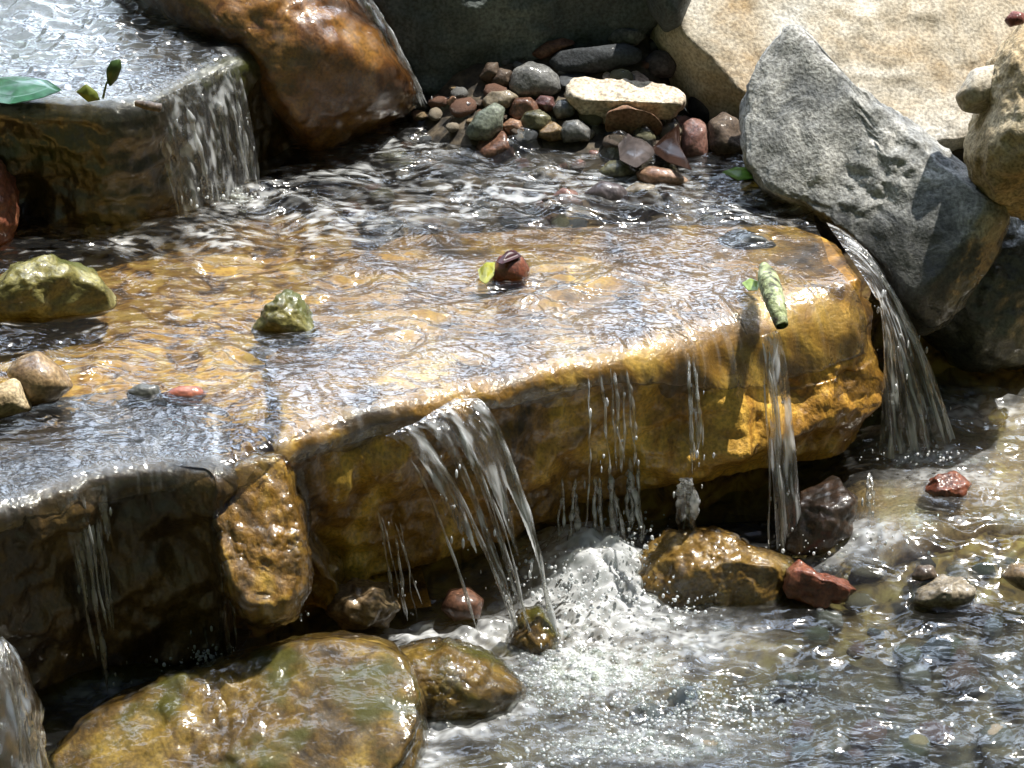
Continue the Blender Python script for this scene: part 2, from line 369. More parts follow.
def ledge(name, label, cat, top_px, ztop, zbot, r, mat, batter=0.02, under=0.12, n=900, amp=0.012, seed=0.0, strata=0.008, centre=None, group=None, lipamp=0.01, rfun=None, bfun=None, zfun=None, bulge=None):
    b = np.array([P(x, y, ztop)[:2] for x, y in top_px])
    b = polyline(np.r_[b, b[:1]], n + 1)[:-1]; b = blur1(b, n / 160, True)
    b2 = b.copy()
    tan = np.roll(b2, -3, 0) - np.roll(b2, 3, 0); tan /= np.linalg.norm(tan, axis=1)[:, None]
    area = 0.5 * np.sum(b2[:, 0] * np.roll(b2[:, 1], -1) - np.roll(b2[:, 0], -1) * b2[:, 1])
    out = np.stack([tan[:, 1], -tan[:, 0]], 1) * (1 if area > 0 else -1)
    out = blur1(out, n / 90, True); out /= np.linalg.norm(out, axis=1)[:, None]
    c = b.mean(0) if centre is None else np.array(centre)
    rings, nrm = [], []
    r = (np.full(n, r) if rfun is None else rfun(b))[:, None]; batter = (np.full(n, batter) if bfun is None else bfun(b))[:, None]
    inner = b - out * r
    for f in np.linspace(0.0, 1, 60)**0.7:
        rings.append(np.c_[c + (inner - c) * f, np.full(n, ztop)]); nrm.append(np.tile([0, 0, 1.0], (n, 1)))
    for t in np.linspace(0, math.pi / 2, 12)[1:]:
        rings.append(np.c_[b - out * (r * (1 - math.sin(t))), ztop - r[:, 0] * (1 - math.cos(t))])
        nrm.append(np.c_[out * math.sin(t), np.full(n, math.cos(t))])
    zb = (np.full(n, zbot) if zfun is None else zfun(b)); H = ztop - r[:, 0] - zb
    for s in np.linspace(0, 1, 50)[1:]:
        bs = (s / .5 if s < .5 else 1 - (s - .5) * 1.7) * (0 if bulge is None else bulge(b)[:, None]) * math.sin(min(1, s * 4) * 1.57)
        rings.append(np.c_[b - out * (batter * s - bs), ztop - r[:, 0] - H * s]); nrm.append(np.c_[out, np.zeros(n)])
    for s in np.linspace(0, 1, 8)[1:]:
        rings.append(np.c_[b - out * (batter + under * s), zb - 0.02 * math.sin(s * 1.57)]); nrm.append(np.tile([0, 0, -1.0], (n, 1)))
    v = np.array(rings); nr = np.array(nrm)
    x, y, zz = v[..., 0] + seed, v[..., 1], v[..., 2]
    face = 1 - np.abs(nr[..., 2])
    dis = amp * fbm(x * 7, y * 7, zz * 7, 5, 0.55) * (0.35 + 0.65 * face)
    dis += face * strata * fbm(x * 4 + 9, y * 4, zz * 13, 3)
    dis += face * amp * 1.1 * (0.35 - np.abs(noise(x * 6 + 3, y * 6, zz * 8)) - 0.5 * np.abs(noise(x * 15 + 3, y * 15, zz * 17)))
    dis += face * amp * 0.8 * np.clip(noise(x * 14, y * 14, zz * 9) - 0.15, 0, 1) * 2 * -1
    dis = dis * np.where(nr[..., 2] > 0.9, 0.45, 1)
    v = v + nr * dis[..., None]
    if lipamp: v[..., 2] += lipamp * noise(x * 5, y * 5, 2.0) * (zz < ztop - 0.5 * (ztop - zbot))
    f = grid_faces(len(rings), n, True)
    vv = v.reshape(-1, 3)
    org = np.array([b[:, 0].mean(), b[:, 1].mean(), zbot])
    o = mesh_obj(name, vv, f, mat, loc=org); tag(o, label, cat, group)
    o["_"] = 0; del o["_"]
    return o, vv, f

# the main ledge and its neighbours
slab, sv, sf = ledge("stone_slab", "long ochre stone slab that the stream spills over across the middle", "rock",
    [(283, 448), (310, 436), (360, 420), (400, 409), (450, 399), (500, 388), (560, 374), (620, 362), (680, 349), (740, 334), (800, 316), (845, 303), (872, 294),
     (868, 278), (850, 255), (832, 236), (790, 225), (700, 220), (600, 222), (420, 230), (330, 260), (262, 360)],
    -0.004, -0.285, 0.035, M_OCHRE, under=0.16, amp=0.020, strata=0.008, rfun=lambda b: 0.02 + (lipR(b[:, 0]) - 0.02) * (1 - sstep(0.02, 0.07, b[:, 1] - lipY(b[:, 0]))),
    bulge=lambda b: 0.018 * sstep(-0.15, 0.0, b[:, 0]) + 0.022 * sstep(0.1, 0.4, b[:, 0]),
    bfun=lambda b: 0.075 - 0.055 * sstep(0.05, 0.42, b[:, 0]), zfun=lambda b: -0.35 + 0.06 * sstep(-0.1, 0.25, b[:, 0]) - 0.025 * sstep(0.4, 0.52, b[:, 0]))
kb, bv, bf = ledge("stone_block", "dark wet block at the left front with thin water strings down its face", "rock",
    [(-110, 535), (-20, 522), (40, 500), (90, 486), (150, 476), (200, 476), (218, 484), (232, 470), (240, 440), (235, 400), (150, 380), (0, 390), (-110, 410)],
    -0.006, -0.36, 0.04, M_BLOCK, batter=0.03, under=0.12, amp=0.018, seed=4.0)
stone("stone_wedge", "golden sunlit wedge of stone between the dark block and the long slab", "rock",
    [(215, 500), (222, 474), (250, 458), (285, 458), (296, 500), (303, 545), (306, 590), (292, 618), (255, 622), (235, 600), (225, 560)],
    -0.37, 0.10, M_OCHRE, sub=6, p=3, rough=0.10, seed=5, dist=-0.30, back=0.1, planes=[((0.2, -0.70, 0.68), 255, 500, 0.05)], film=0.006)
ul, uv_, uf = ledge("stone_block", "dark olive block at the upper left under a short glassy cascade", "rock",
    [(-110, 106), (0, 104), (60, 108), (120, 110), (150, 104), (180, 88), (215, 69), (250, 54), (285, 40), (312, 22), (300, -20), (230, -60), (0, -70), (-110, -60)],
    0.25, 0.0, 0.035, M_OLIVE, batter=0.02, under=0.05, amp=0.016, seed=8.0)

# boulders at the back
stone("boulder", "rust brown domed boulder with water sliding over it at the top", "rock",
    [(110, -30), (220, -70), (330, -50), (352, 5), (380, 35), (405, 65), (416, 92), (400, 112), (355, 132), (320, 160), (285, 130), (240, 70), (170, 30)],
    0.02, 0.25, M_RUST, sub=6, rough=0.05, seed=3, film=0.006)
SLATE = stone("boulder", "broad slate dark boulder in shade behind the pebble bank", "rock",
    [(340, -40), (358, 20), (385, 70), (410, 105), (440, 118), (500, 105), (560, 85), (620, 60), (665, 35), (680, 0), (660, -80), (480, -110)],
    0.10, 0.30, M_SLATE, sub=6, p=2.6, rough=0.08, seed=11, dist=0.98, planes=[((0.1, -0.95, 0.1), 520, 40, 0.18)])
stone("stone", "dark stone wedged in the gap between the slate boulder and the pale boulder", "rock",
    [(640, -20), (650, 10), (665, 32), (680, 28), (690, 5), (700, -30)], 0.2, 0.08, M_SLATE, sub=4, seed=2)
stone("boulder", "huge pale sunlit boulder filling the upper right", "rock",
    [(640, 42), (668, 0), (700, -60), (900, -110), (1100, -90), (1110, 20), (1040, 110), (968, 160), (900, 175), (800, 178), (748, 168), (708, 138), (686, 110), (668, 75)],
    0.0, 0.34, M_PALE, sub=6, p=2.5, rough=0.06, seed=21, dist=0.80, back=0.62, fine=0.011,
    planes=[((0.15, -0.62, 0.72), 880, 60, 0.16)])
stone("boulder", "grey granite boulder leaning over the right end of the slab, pale ridge along its top", "rock",
    [(744, 100), (758, 60), (785, 28), (803, 24), (822, 52), (850, 88), (900, 112), (940, 140), (985, 185), (1010, 216), (992, 262), (950, 318), (915, 335), (890, 308), (865, 268), (835, 235), (800, 208), (765, 192), (750, 160)],
    -0.05, 0.16, M_GREY, sub=6, p=3.2, rough=0.06, seed=31, dist=0.46, fine=0.011,
    planes=[((-0.25, -0.75, 0.6), 870, 160, 0.085), ((0.5, -0.1, 0.86), 890, 110, 0.05)])
stone("boulder", "dark wet boulder at the right below the leaning grey one", "rock",
    [(872, 292), (890, 245), (930, 205), (965, 185), (1005, 205), (1080, 200), (1090, 340), (1030, 366), (960, 374), (930, 352), (905, 335)],
    -0.33, 0.20, M_DARKGREY, sub=6, p=2.5, rough=0.07, seed=41, facets=3)
stone("boulder", "tan boulder at the right edge of the picture beside the pale boulder", "rock",
    [(964, 150), (983, 108), (990, 62), (1010, 35), (1045, 0), (1110, 10), (1110, 220), (1030, 222), (1000, 208), (974, 185)],
    -0.05, 0.16, M_TAN, sub=6, p=2.4, rough=0.06, seed=51, facets=3, dist=0.45)
stone("stone", "small pale stone caught between the pale boulder and the tan boulder", "stone",
    [(955, 96), (972, 70), (998, 64), (1000, 92), (986, 113), (964, 114)], 0.2, 0.04, M_PALE, sub=4, seed=3, dist=0.55, facets=3)
stone("stone", "tiny dark red stone on top of the tan boulder", "stone",
    [(1004, 20), (1012, 11), (1024, 13), (1024, 24), (1010, 27)], 0.25, 0.02, rock((0.1, 0.02, 0.02), (0.16, 0.05, 0.04), (0.2, 0.09, 0.07), 12, 0.2), sub=3, dist=0.5)
stone("stone", "dull red stone cut by the left edge under the upper block", "stone",
    [(-50, 200), (-20, 155), (5, 160), (17, 190), (17, 228), (5, 248), (-40, 250)], 0.02, 0.07, rock((0.10, 0.03, 0.018), (0.17, 0.055, 0.03), (0.24, 0.10, 0.05), 14, 0.6), sub=5, rough=0.05)

C0 = ((0.10, 0.06, 0.03), (0.24, 0.16, 0.08), (0.36, 0.27, 0.16))
# stones standing in the middle water
stone("stone", "mossy yellow green stone in the water at the left edge", "stone",
    [(-40, 292), (0, 283), (20, 262), (55, 256), (90, 268), (112, 292), (116, 308), (70, 322), (20, 324), (-30, 322)], 0.0, 0.09, M_MOSSY, sub=5, p=2.4, rough=0.08, seed=61, facets=3)
stone("stone", "small pointed olive stone breaking the water right of the mossy one", "stone",
    [(252, 330), (266, 308), (284, 290), (300, 294), (312, 316), (319, 338), (290, 344), (262, 342)], -0.01, 0.045, M_MOSSY, sub=5, rough=0.07, seed=62)
stone("stone", "pale tan stone at the left edge beneath the mossy stone", "stone",
    [(-20, 400), (0, 384), (15, 377), (28, 386), (31, 410), (5, 418), (-18, 416)], 0.015, 0.04, M_TAN, sub=4, seed=63, facets=3)
stone("stone", "smooth brown stone half awash touching the pale tan stone", "stone",
    [(5, 372), (20, 356), (40, 352), (62, 368), (74, 386), (55, 402), (30, 408)], 0.012, 0.05, rock(*C0, 14, 0.9), sub=4, seed=64, facets=2)
stone("stone", "blackish stone awash beside a red one in the left shallows", "stone",
    [(125, 392), (140, 383), (158, 385), (163, 395), (150, 404), (130, 403)], -0.005, 0.02, M_DARKGREY, sub=4, seed=65)
stone("stone", "flat red stone awash in the left shallows", "stone",
    [(160, 394), (178, 386), (198, 386), (208, 394), (198, 404), (170, 405)], -0.008, 0.02, rock((0.16, 0.04, 0.02), (0.28, 0.09, 0.05), (0.36, 0.17, 0.10), 20, 0.7), sub=4, seed=66)
M_RED = rock((0.07, 0.018, 0.009), (0.14, 0.04, 0.02), (0.22, 0.085, 0.045), 22, 0.75)
stone("stone", "red stone with leaves caught on it in the middle of the pool", "stone",
    [(490, 272), (500, 256), (512, 252), (524, 258), (530, 270), (526, 282), (505, 286), (492, 283)], 0.0, 0.03, M_RED, sub=4, seed=67)

def hit_ground(px, py):
    d = ray(px, py)
    for t in np.linspace(4.0, 6.5, 1200):
        q = CAM + d * t
        if q[2] < ground_z(q[0], q[1]): return q
    return q
# the pebble bank: outline, colour, label
C = dict(
    slate=((0.03, 0.035, 0.042), (0.055, 0.065, 0.075), (0.09, 0.10, 0.11)),
    purple=((0.06, 0.045, 0.05), (0.12, 0.09, 0.095), (0.17, 0.14, 0.14)),
    pink=((0.30, 0.19, 0.13), (0.46, 0.33, 0.25), (0.58, 0.47, 0.38)),
    cream=((0.36, 0.26, 0.16), (0.55, 0.45, 0.31), (0.66, 0.58, 0.45)),
    orange=((0.26, 0.10, 0.035), (0.40, 0.20, 0.09), (0.50, 0.32, 0.18)),
    red=((0.16, 0.05, 0.03), (0.28, 0.11, 0.07), (0.40, 0.22, 0.15)),
    grey=((0.10, 0.105, 0.10), (0.19, 0.19, 0.18), (0.30, 0.30, 0.28)),
    brown=((0.06, 0.035, 0.02), (0.13, 0.08, 0.045), (0.22, 0.15, 0.09)),
    tan=((0.20, 0.15, 0.08), (0.32, 0.25, 0.15), (0.44, 0.37, 0.26)),
    rust=((0.10, 0.035, 0.012), (0.20, 0.075, 0.03), (0.30, 0.13, 0.06)),
    maroon=((0.09, 0.025, 0.022), (0.16, 0.055, 0.045), (0.22, 0.09, 0.08)),
    olive=((0.07, 0.065, 0.02), (0.15, 0.14, 0.05), (0.24, 0.22, 0.10)),
    green=((0.13, 0.16, 0.11), (0.22, 0.26, 0.18), (0.32, 0.35, 0.26)),
    ochre=((0.20, 0.11, 0.03), (0.34, 0.21, 0.07), (0.46, 0.33, 0.14)),
    black=((0.012, 0.012, 0.012), (0.028, 0.028, 0.03), (0.06, 0.06, 0.06)))
C = {k: tuple(tuple((0.72 * x + 0.28 * sum(c) / 3) * (0.95 if k in ('cream', 'pink') else 0.66) for x in c) for c in v) for k, v in C.items()}
BANK = [
 ("slate", 0.1, 0.16, 0.03, "long dark slate stone lying like a log against the back boulder", [(547,62),(558,51),(590,47),(625,43),(643,50),(641,62),(600,73),(560,74)]),
 ("purple", 0.1, 0.16, 0.03, "round dull purple stone at the right end of the slate log stone", [(642,62),(654,50),(670,51),(678,65),(672,78),(650,78)]),
 ("pink", 0, 0.16, 0.03, "pinkish cream stone resting behind the big cream stone", [(602,70),(610,60),(625,57),(642,64),(651,78),(640,85),(613,82)]),
 ("purple", 0, 0.13, 0.03, "oval grey purple stone at the right tip of the big cream stone", [(656,82),(665,75),(685,78),(694,88),(688,97),(665,92)]),
 ("cream", 0, 0.06, 0.05, "big cream stone with a bright flat top and shaded front, largest on the bank", [(564,92),(574,76),(600,78),(630,80),(660,84),(682,92),(688,104),(675,117),(640,124),(605,124),(580,114),(566,102)]),
 ("orange", 0.1, 0.05, 0.04, "orange tan stone leaning in front of the big cream stone", [(604,130),(607,112),(625,105),(645,112),(658,124),(664,136),(640,144),(613,142)]),
 ("red", 0.6, 0.03, 0.03, "upright red and white speckled stone with a sunlit face", [(680,150),(683,123),(695,116),(706,124),(709,150),(706,169),(684,169)]),
 ("slate", 0.3, 0.12, 0.02, "dark grey pebble at the left tip of the big cream stone", [(559,76),(568,64),(585,66),(589,78),(577,90),(561,88)]),
 ("grey", 0.6, 0.08, 0.03, "grey two humped stone with wet glints left of the cream stone", [(508,88),(514,69),(530,61),(546,65),(559,76),(561,90),(546,99),(518,99)]),
 ("brown", 0.3, 0.10, 0.02, "small brown pebble tucked left of the two humped grey stone", [(490,82),(499,67),(512,71),(511,86),(495,90)]),
 ("tan", 0.6, 0.05, 0.025, "flat tan pebble in front of the two humped grey stone", [(480,102),(490,92),(510,90),(519,97),(510,108),(486,110)]),
 ("rust", 0.8, 0.04, 0.025, "rust brown wet pebble below the flat tan one", [(508,113),(515,98),(531,97),(543,108),(535,120),(514,121)]),
 ("maroon", 0.8, 0.05, 0.02, "small maroon pebble with a bright glint", [(533,103),(540,95),(553,97),(557,109),(545,113)]),
 ("grey", 0.8, 0.05, 0.02, "round grey pebble under the left end of the cream stone", [(552,109),(558,100),(570,98),(578,107),(572,118),(557,119)]),
 ("olive", 0.8, 0.03, 0.025, "olive green pebble below the rust brown one", [(518,124),(525,112),(540,109),(552,118),(546,132),(524,132)]),
 ("ochre", 0.8, 0.02, 0.025, "ochre olive pebble lying against the olive green one", [(536,128),(550,119),(563,128),(568,139),(550,142),(537,137)]),
 ("grey", 0.8, 0.02, 0.025, "speckled grey round pebble below the cream stone with wet shine", [(558,132),(565,121),(579,119),(591,130),(590,142),(564,143)]),
 ("green", 0.5, 0.03, 0.03, "pale grey green upright slab stone at the left of the bank", [(464,132),(478,112),(495,102),(505,109),(502,128),(489,142),(470,140)]),
 ("orange", 0.8, 0.02, 0.02, "small wet orange pebble right of the grey green slab stone", [(500,126),(510,118),(521,121),(526,133),(508,136)]),
 ("rust", 0.8, 0.0, 0.04, "red brown pyramid stone standing in the shallows", [(473,158),(479,140),(490,127),(504,131),(513,145),(517,162),(500,170),(480,168)]),
 ("red", 0.6, 0.0, 0.03, "flat pinkish stone sloping right of the pyramid stone", [(503,136),(520,136),(540,144),(555,156),(540,162),(513,160)]),
 ("olive", 0.8, 0.0, 0.02, "small olive yellow pebble below the ochre olive one", [(536,141),(546,132),(560,137),(570,148),(555,152)]),
 ("orange", 0.8, -0.01, 0.03, "flat orange stone at the water edge under the upright red stone", [(634,173),(650,166),(672,169),(692,183),(680,194),(648,192)]),
 ("tan", 0.8, -0.02, 0.025, "flat pale greenish stone just under water below the orange one", [(620,192),(635,183),(655,185),(662,199),(640,205),(624,202)]),
 ("olive", 0.8, -0.015, 0.03, "yellow olive stone just under water left of the orange flat stone", [(596,172),(610,160),(630,162),(638,175),(622,185),(601,184)]),
 ("purple", 0.8, -0.02, 0.03, "greyish purple flat stone under the rippled water", [(583,194),(600,180),(622,185),(634,199),(615,209),(590,207)]),
 ("red", 0.8, -0.02, 0.02, "red stone under the rippled water left of the greyish purple one", [(550,197),(562,187),(576,191),(584,204),(565,210)]),
 ("red", 0.8, -0.005, 0.03, "pinkish brown flat stone awash below the speckled grey pebble", [(566,157),(590,147),(615,149),(622,161),(600,168),(572,167)]),
 ("rust", 0.2, 0.17, 0.02, "thin reddish stone leaning on the back boulder above the slate log", [(530,54),(545,42),(570,36),(577,42),(562,51),(540,60)]),
 ("grey", 0.0, 0.19, 0.03, "light grey stone on the foot of the back boulder", [(606,40),(615,28),(635,25),(647,35),(637,46),(613,46)]),
 ("black", 0.3, 0.19, 0.02, "dark stone above the round purple one by the pale boulder", [(643,44),(655,34),(673,39),(678,51),(660,56),(646,53)]),
 ("brown", 0.4, 0.10, 0.02, "dark brown pebble at the left end of the bank in shade", [(479,78),(487,63),(498,62),(500,76),(490,84)]),
 ("black", 0.2, 0.1, 0.04, "dark stone in the gap right of the oval grey purple stone", [(688,112),(690,88),(704,78),(720,92),(722,118),(706,126)]),  # this and next two: dark stones added to stand for a shaded gap
 ("brown", 0.2, 0.1, 0.04, "dark brown stone in the shade under the pale boulder's left foot", [(706,150),(708,122),(724,112),(745,126),(748,156),(728,166)]),
 ("slate", 0.1, 0.15, 0.04, "dark slate stone at the left foot of the pale boulder", [(676,82),(680,58),(694,46),(712,62),(712,88),(694,94)]),
 ("black", 0.9, 0.02, 0.025, "black glossy stone at the foot of the rust boulder", [(400,108),(409,96),(426,95),(434,107),(424,117),(406,117)]),
 ("orange", 0.8, 0.04, 0.015, "tiny orange red pebble in the shaded shallows", [(446,102),(453,95),(463,98),(464,106),(452,108)]),
 ("purple", 0.8, 0.03, 0.015, "tiny mauve pebble beside the orange red one", [(460,106),(466,100),(474,103),(474,111),(463,113)]),
 ("pink", 0.8, 0.0, 0.025, "pale pink flat stone awash left of the grey green slab stone", [(422,138),(438,125),(456,126),(464,138),(445,147)]),
 ("red", 0.8, -0.005, 0.025, "orange red stone awash at the foot of the rust boulder", [(358,133),(374,119),(393,122),(398,136),(376,140)]),
 ("olive", 0.8, -0.015, 0.03, "olive stone under shallow water in the left part of the riffle", [(368,162),(384,149),(406,151),(418,166),(396,172)]),
 ("brown", 0.8, -0.015, 0.025, "brown stone under shallow water below the pyramid stone's left", [(410,167),(425,157),(446,164),(449,176),(425,180)]),
 ("slate", 0.8, -0.01, 0.035, "blue black stone making a hump in the middle riffle", [(355,228),(372,215),(395,216),(412,228),(398,240),(366,240)]),
 ("slate", 0.8, -0.01, 0.035, "grey stone making a glassy hump of water near the grey boulder", [(715,240),(735,228),(765,235),(785,252),(760,262),(725,256)]),
]
for i, (cn, wet, z, dp, lb, pl) in enumerate(BANK):
    under = z < -0.004
    mid = lb.startswith(("blue black", "grey stone making"))
    z = hit_ground(np.mean([q[0] for q in pl]), max(q[1] for q in pl))[2] if z >= 0.02 else -0.010 if not mid else -0.03
    z = max(z, -0.010) if not mid else z
    kw = {}
    if "big cream" in lb: kw = dict(planes=[((0.05, -0.25, 0.97), 620, 84, 0.0), ((0.0, -1.0, -0.3), 620, 106, 0.03)], rough=0.04)
    stone("pebble" if max(q[0] for q in pl) - min(q[0] for q in pl) < 34 else "stone", lb, "pebble" if max(q[0] for q in pl) - min(q[0] for q in pl) < 34 else "stone",
          pl, z, dp, rock(*C[cn], 16 + (i % 5) * 3, max(wet, 0.0), 0.5), sub=5 if dp > .045 else 4, p=2.1 + (i % 3) * 0.25,
          rough=kw.get("rough", 0.07), seed=100 + i, facets=2 + (i % 4) if "round" not in lb else 0, group="stones of the pebble bank", planes=kw.get("planes", ()), back=-0.25 if not mid else 0.3,
          cover=COVER_MID if mid else None)

# stones of the lower pool
stone("stone", "sharp red brown rock poking from the lower water under the slab's right half", "stone",
    [(780, 588), (788, 566), (800, 560), (816, 571), (842, 579), (860, 593), (850, 604), (820, 606), (788, 598)], -0.402, 0.04, M_RED, sub=5, seed=71, facets=4)
stone("stone", "flat tan grey stone awash in the lower water at the right", "stone",
    [(905, 602), (914, 588), (935, 579), (960, 577), (976, 588), (972, 606), (940, 610)], -0.418, 0.05, rock(*C["tan"], 14, 0.8), sub=5, seed=72)
stone("stone", "ochre stone cut by the right edge of the lower water", "stone",
    [(1001, 577), (1010, 564), (1032, 562), (1046, 580), (1022, 592)], -0.39, 0.035, rock(*C["ochre"], 14, 0.8), sub=4, seed=73)
stone("pebble", "small brown pebble behind the flat tan grey stone", "pebble",
    [(910, 577), (918, 565), (933, 565), (938, 577), (920, 582)], -0.385, 0.02, rock(*C["brown"], 14, 0.8), sub=4, seed=74)
stone("stone", "dark red stone sitting in the foam on the orange shelf at the right", "stone",
    [(922, 490), (934, 474), (956, 472), (968, 486), (962, 503), (938, 506)], -0.352, 0.04, M_RED, sub=5, seed=75, facets=2)
stone("rock", "golden mossy rock in the splash beneath the slab", "rock",
    [(620, 592), (638, 556), (668, 536), (702, 530), (745, 545), (790, 562), (802, 590), (740, 618), (660, 622)], -0.445, 0.09, M_GOLD, sub=6, seed=76, rough=0.12, facets=2, film=0.005)
stone("rock", "dark brown rock propping the right end of the slab", "rock",
    [(778, 530), (800, 492), (835, 478), (858, 498), (852, 535), (822, 556), (790, 556)], -0.38, 0.07, rock((0.006, 0.004, 0.002), (0.02, 0.01, 0.005), (0.06, 0.03, 0.012), 12, 0.8), sub=5, seed=77, facets=4)  # near-black colour stands in for the shade of the hollow here
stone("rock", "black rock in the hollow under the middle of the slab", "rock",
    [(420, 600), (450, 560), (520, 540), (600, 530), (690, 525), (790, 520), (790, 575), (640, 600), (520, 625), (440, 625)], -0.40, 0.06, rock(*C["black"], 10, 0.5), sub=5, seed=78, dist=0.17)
stone("rock", "golden rock with water streaming over it right of the low mound", "rock",
    [(360, 678), (400, 652), (450, 642), (492, 660), (524, 690), (508, 712), (440, 724), (370, 712)], -0.435, 0.10, M_WASH, sub=6, seed=79, rough=0.06, film=0.006)
stone("stone", "brown pointed stone where the main fall lands", "stone",
    [(510, 645), (522, 616), (543, 608), (556, 636), (552, 664), (528, 668)], -0.43, 0.04, M_WASH, sub=5, seed=80, film=0.004)
stone("stone", "rounded ochre stone tucked under the slab above the low mound", "stone",
    [(325, 612), (334, 590), (356, 579), (386, 584), (399, 605), (386, 626), (344, 628)], -0.375, 0.06, rock(*C["ochre"], 14, 0.9), sub=5, seed=81)
stone("stone", "rusty stone in the dark hollow behind the main fall", "stone",
    [(440, 608), (448, 590), (468, 586), (484, 600), (480, 618), (455, 622)], -0.39, 0.04, rock(*C["rust"], 14, 0.8), sub=4, seed=82)
stone("rock", "low broad mound of golden rock washed by water at the bottom left", "rock",
    [(60, 755), (95, 715), (165, 682), (240, 658), (330, 642), (385, 646), (412, 675), (420, 712), (405, 750), (340, 800), (180, 830), (80, 815)],
    -0.46, 0.22, M_WASH, sub=6, p=4.0, seed=83, rough=0.05, planes=[((-0.06, -0.42, 0.9), 230, 662, 0.0)], film=0.006)
stone("rock", "knobbly ochre rock at the front of the low mound with beads of water", "rock",
    [(295, 752), (316, 712), (358, 694), (400, 698), (423, 735), (416, 770), (360, 785), (310, 780)], -0.43, 0.08, M_WASH, sub=6, seed=84, rough=0.10, film=0.006)
stone("rock", "dark rock at the bottom left corner under a glassy sheet of water", "rock",
    [(-90, 660), (-30, 640), (0, 643), (18, 665), (34, 705), (40, 768), (44, 860), (-100, 870)], -0.44, 0.10, M_BLOCK, sub=5, seed=85, dist=-0.80, film=0.005)
ledge("stone_shelf", "orange rock shelf under shallow foam at the right below the slab", "rock",
    [(880, 545), (930, 530), (990, 522), (1110, 520), (1110, 420), (1000, 400), (860, 420), (840, 500)], -0.365, -0.47, 0.05,
    rock((0.22, 0.10, 0.03), (0.42, 0.23, 0.08), (0.6, 0.42, 0.2), 12, 0.5), amp=0.012, seed=12.0, under=0.02)

# small stones strewn on the beds
rs = random.Random(5)
protos = []
for k in range(8):
    d, f = ico(3)
    s = np.array([1.0, rs.uniform(.65, .9), rs.uniform(.45, .7)])
    v = d * s; v = v * (1 + 0.16 * fbm(d[:, 0] * 1.4 + k * 5, d[:, 1] * 1.4, d[:, 2] * 1.4, 3))[:, None]
    cn = ["brown", "tan", "olive", "grey", "red", "ochre", "slate", "rust"][k]
    protos.append((cn, v, f, rock(*C[cn], 20, 0.5)))
def strew(n, place, size, label, group, cover=None):
    made = []
    for i in range(n):
        cn, v, f, m = protos[rs.randrange(8)]
        x, y, z = place()
        s = rs.uniform(*size); a = rs.uniform(0, 6.28)
        key = "pebble_" + cn
        if key not in strew.me:
            o = mesh_obj("pebble", v, f, m); strew.me[key] = o.data
        else:
            o = bpy.data.objects.new("pebble", strew.me[key]); col.objects.link(o)
        o.location = (x, y, z); o.scale = (s, s, s); o.rotation_euler = (rs.uniform(-.3, .3), rs.uniform(-.3, .3), a)
        tag(o, label, "pebble", group)
        if cover is not None and s > 0.016:
            ca, sa = math.cos(a), math.sin(a)
            w = v * s; w = np.c_[w[:, 0] * ca - w[:, 1] * sa, w[:, 0] * sa + w[:, 1] * ca, w[:, 2]] + [x, y, z]
            cover.append((w, f))
strew.me = {}
def pl_mid():
    q = P(rs.uniform(300, 790), rs.uniform(128, 215), 0); return q[0], q[1], float(ground_z(q[0], q[1])) + 0.012
strew(110, pl_mid, (0.010, 0.026), "small wet pebble among the submerged stones below the bank", "pebbles under the riffle", COVER_MID)
def pl_low():
    q = P(rs.uniform(640, 1024), rs.uniform(540, 768), -0.43); return q[0], q[1], -0.435 + rs.uniform(-.005, .012)
strew(90, pl_low, (0.012, 0.035), "small pebble on the bed of the lower pool", "pebbles on the lower bed")
def pl_bank():
    yy = rs.uniform(60, 160); q = P(rs.uniform(420, 650 + 0.5 * (yy - 60)), yy, 0.06); return q[0], q[1], float(ground_z(q[0], q[1])) + 0.004
strew(90, pl_bank, (0.007, 0.016), "small pebble filling the gaps between the stones of the bank", "gap pebbles of the bank")

# ---------------------------------------------------------------- middle water: from the bank to the lip and over it
def bvh(lst):
    vs_, fs_, o = [], [], 0
    for v, f in lst: vs_.append(v); fs_.append(f + o); o += len(v)
    return BVHTree.FromPolygons(np.concatenate(vs_).tolist(), np.concatenate(fs_).tolist())
NU, NV = 1000, 520
lipc = polyline(np.array([P(x, y, 0)[:2] for x, y in LIP_PX]), NU); lipc = blur1(lipc, 7)
bakc = polyline(np.array([P(x, y, 0)[:2] for x, y in BACK_PX]), NU); bakc = blur1(bakc, 12)
tn = np.gradient(lipc, axis=0); tn /= np.linalg.norm(tn, axis=1)[:, None]
outn = blur1(np.stack([tn[:, 1], -tn[:, 0]], 1), 25); outn /= np.linalg.norm(outn, axis=1)[:, None]
vv = np.linspace(0, 1, NV)
U = np.linspace(0, 1, NU)
rw = lipR(lipc[:, 0])
base = lipc - outn * (rw - 0.001)[:, None]
top = base[None] + (bakc - base)[None] * (vv[::-1, None, None])**1.0           # row 0 at the back, last at the lip
X, Y = top[..., 0], top[..., 1]
dlip = np.linalg.norm(top - base[None], axis=2)
nearlip = 1 - sstep(0.02, 0.17, dlip)
wx = X + 0.035 * noise(X * 7, Y * 9, 3.0); wy = Y + 0.03 * noise(X * 7, Y * 9, 9.0)
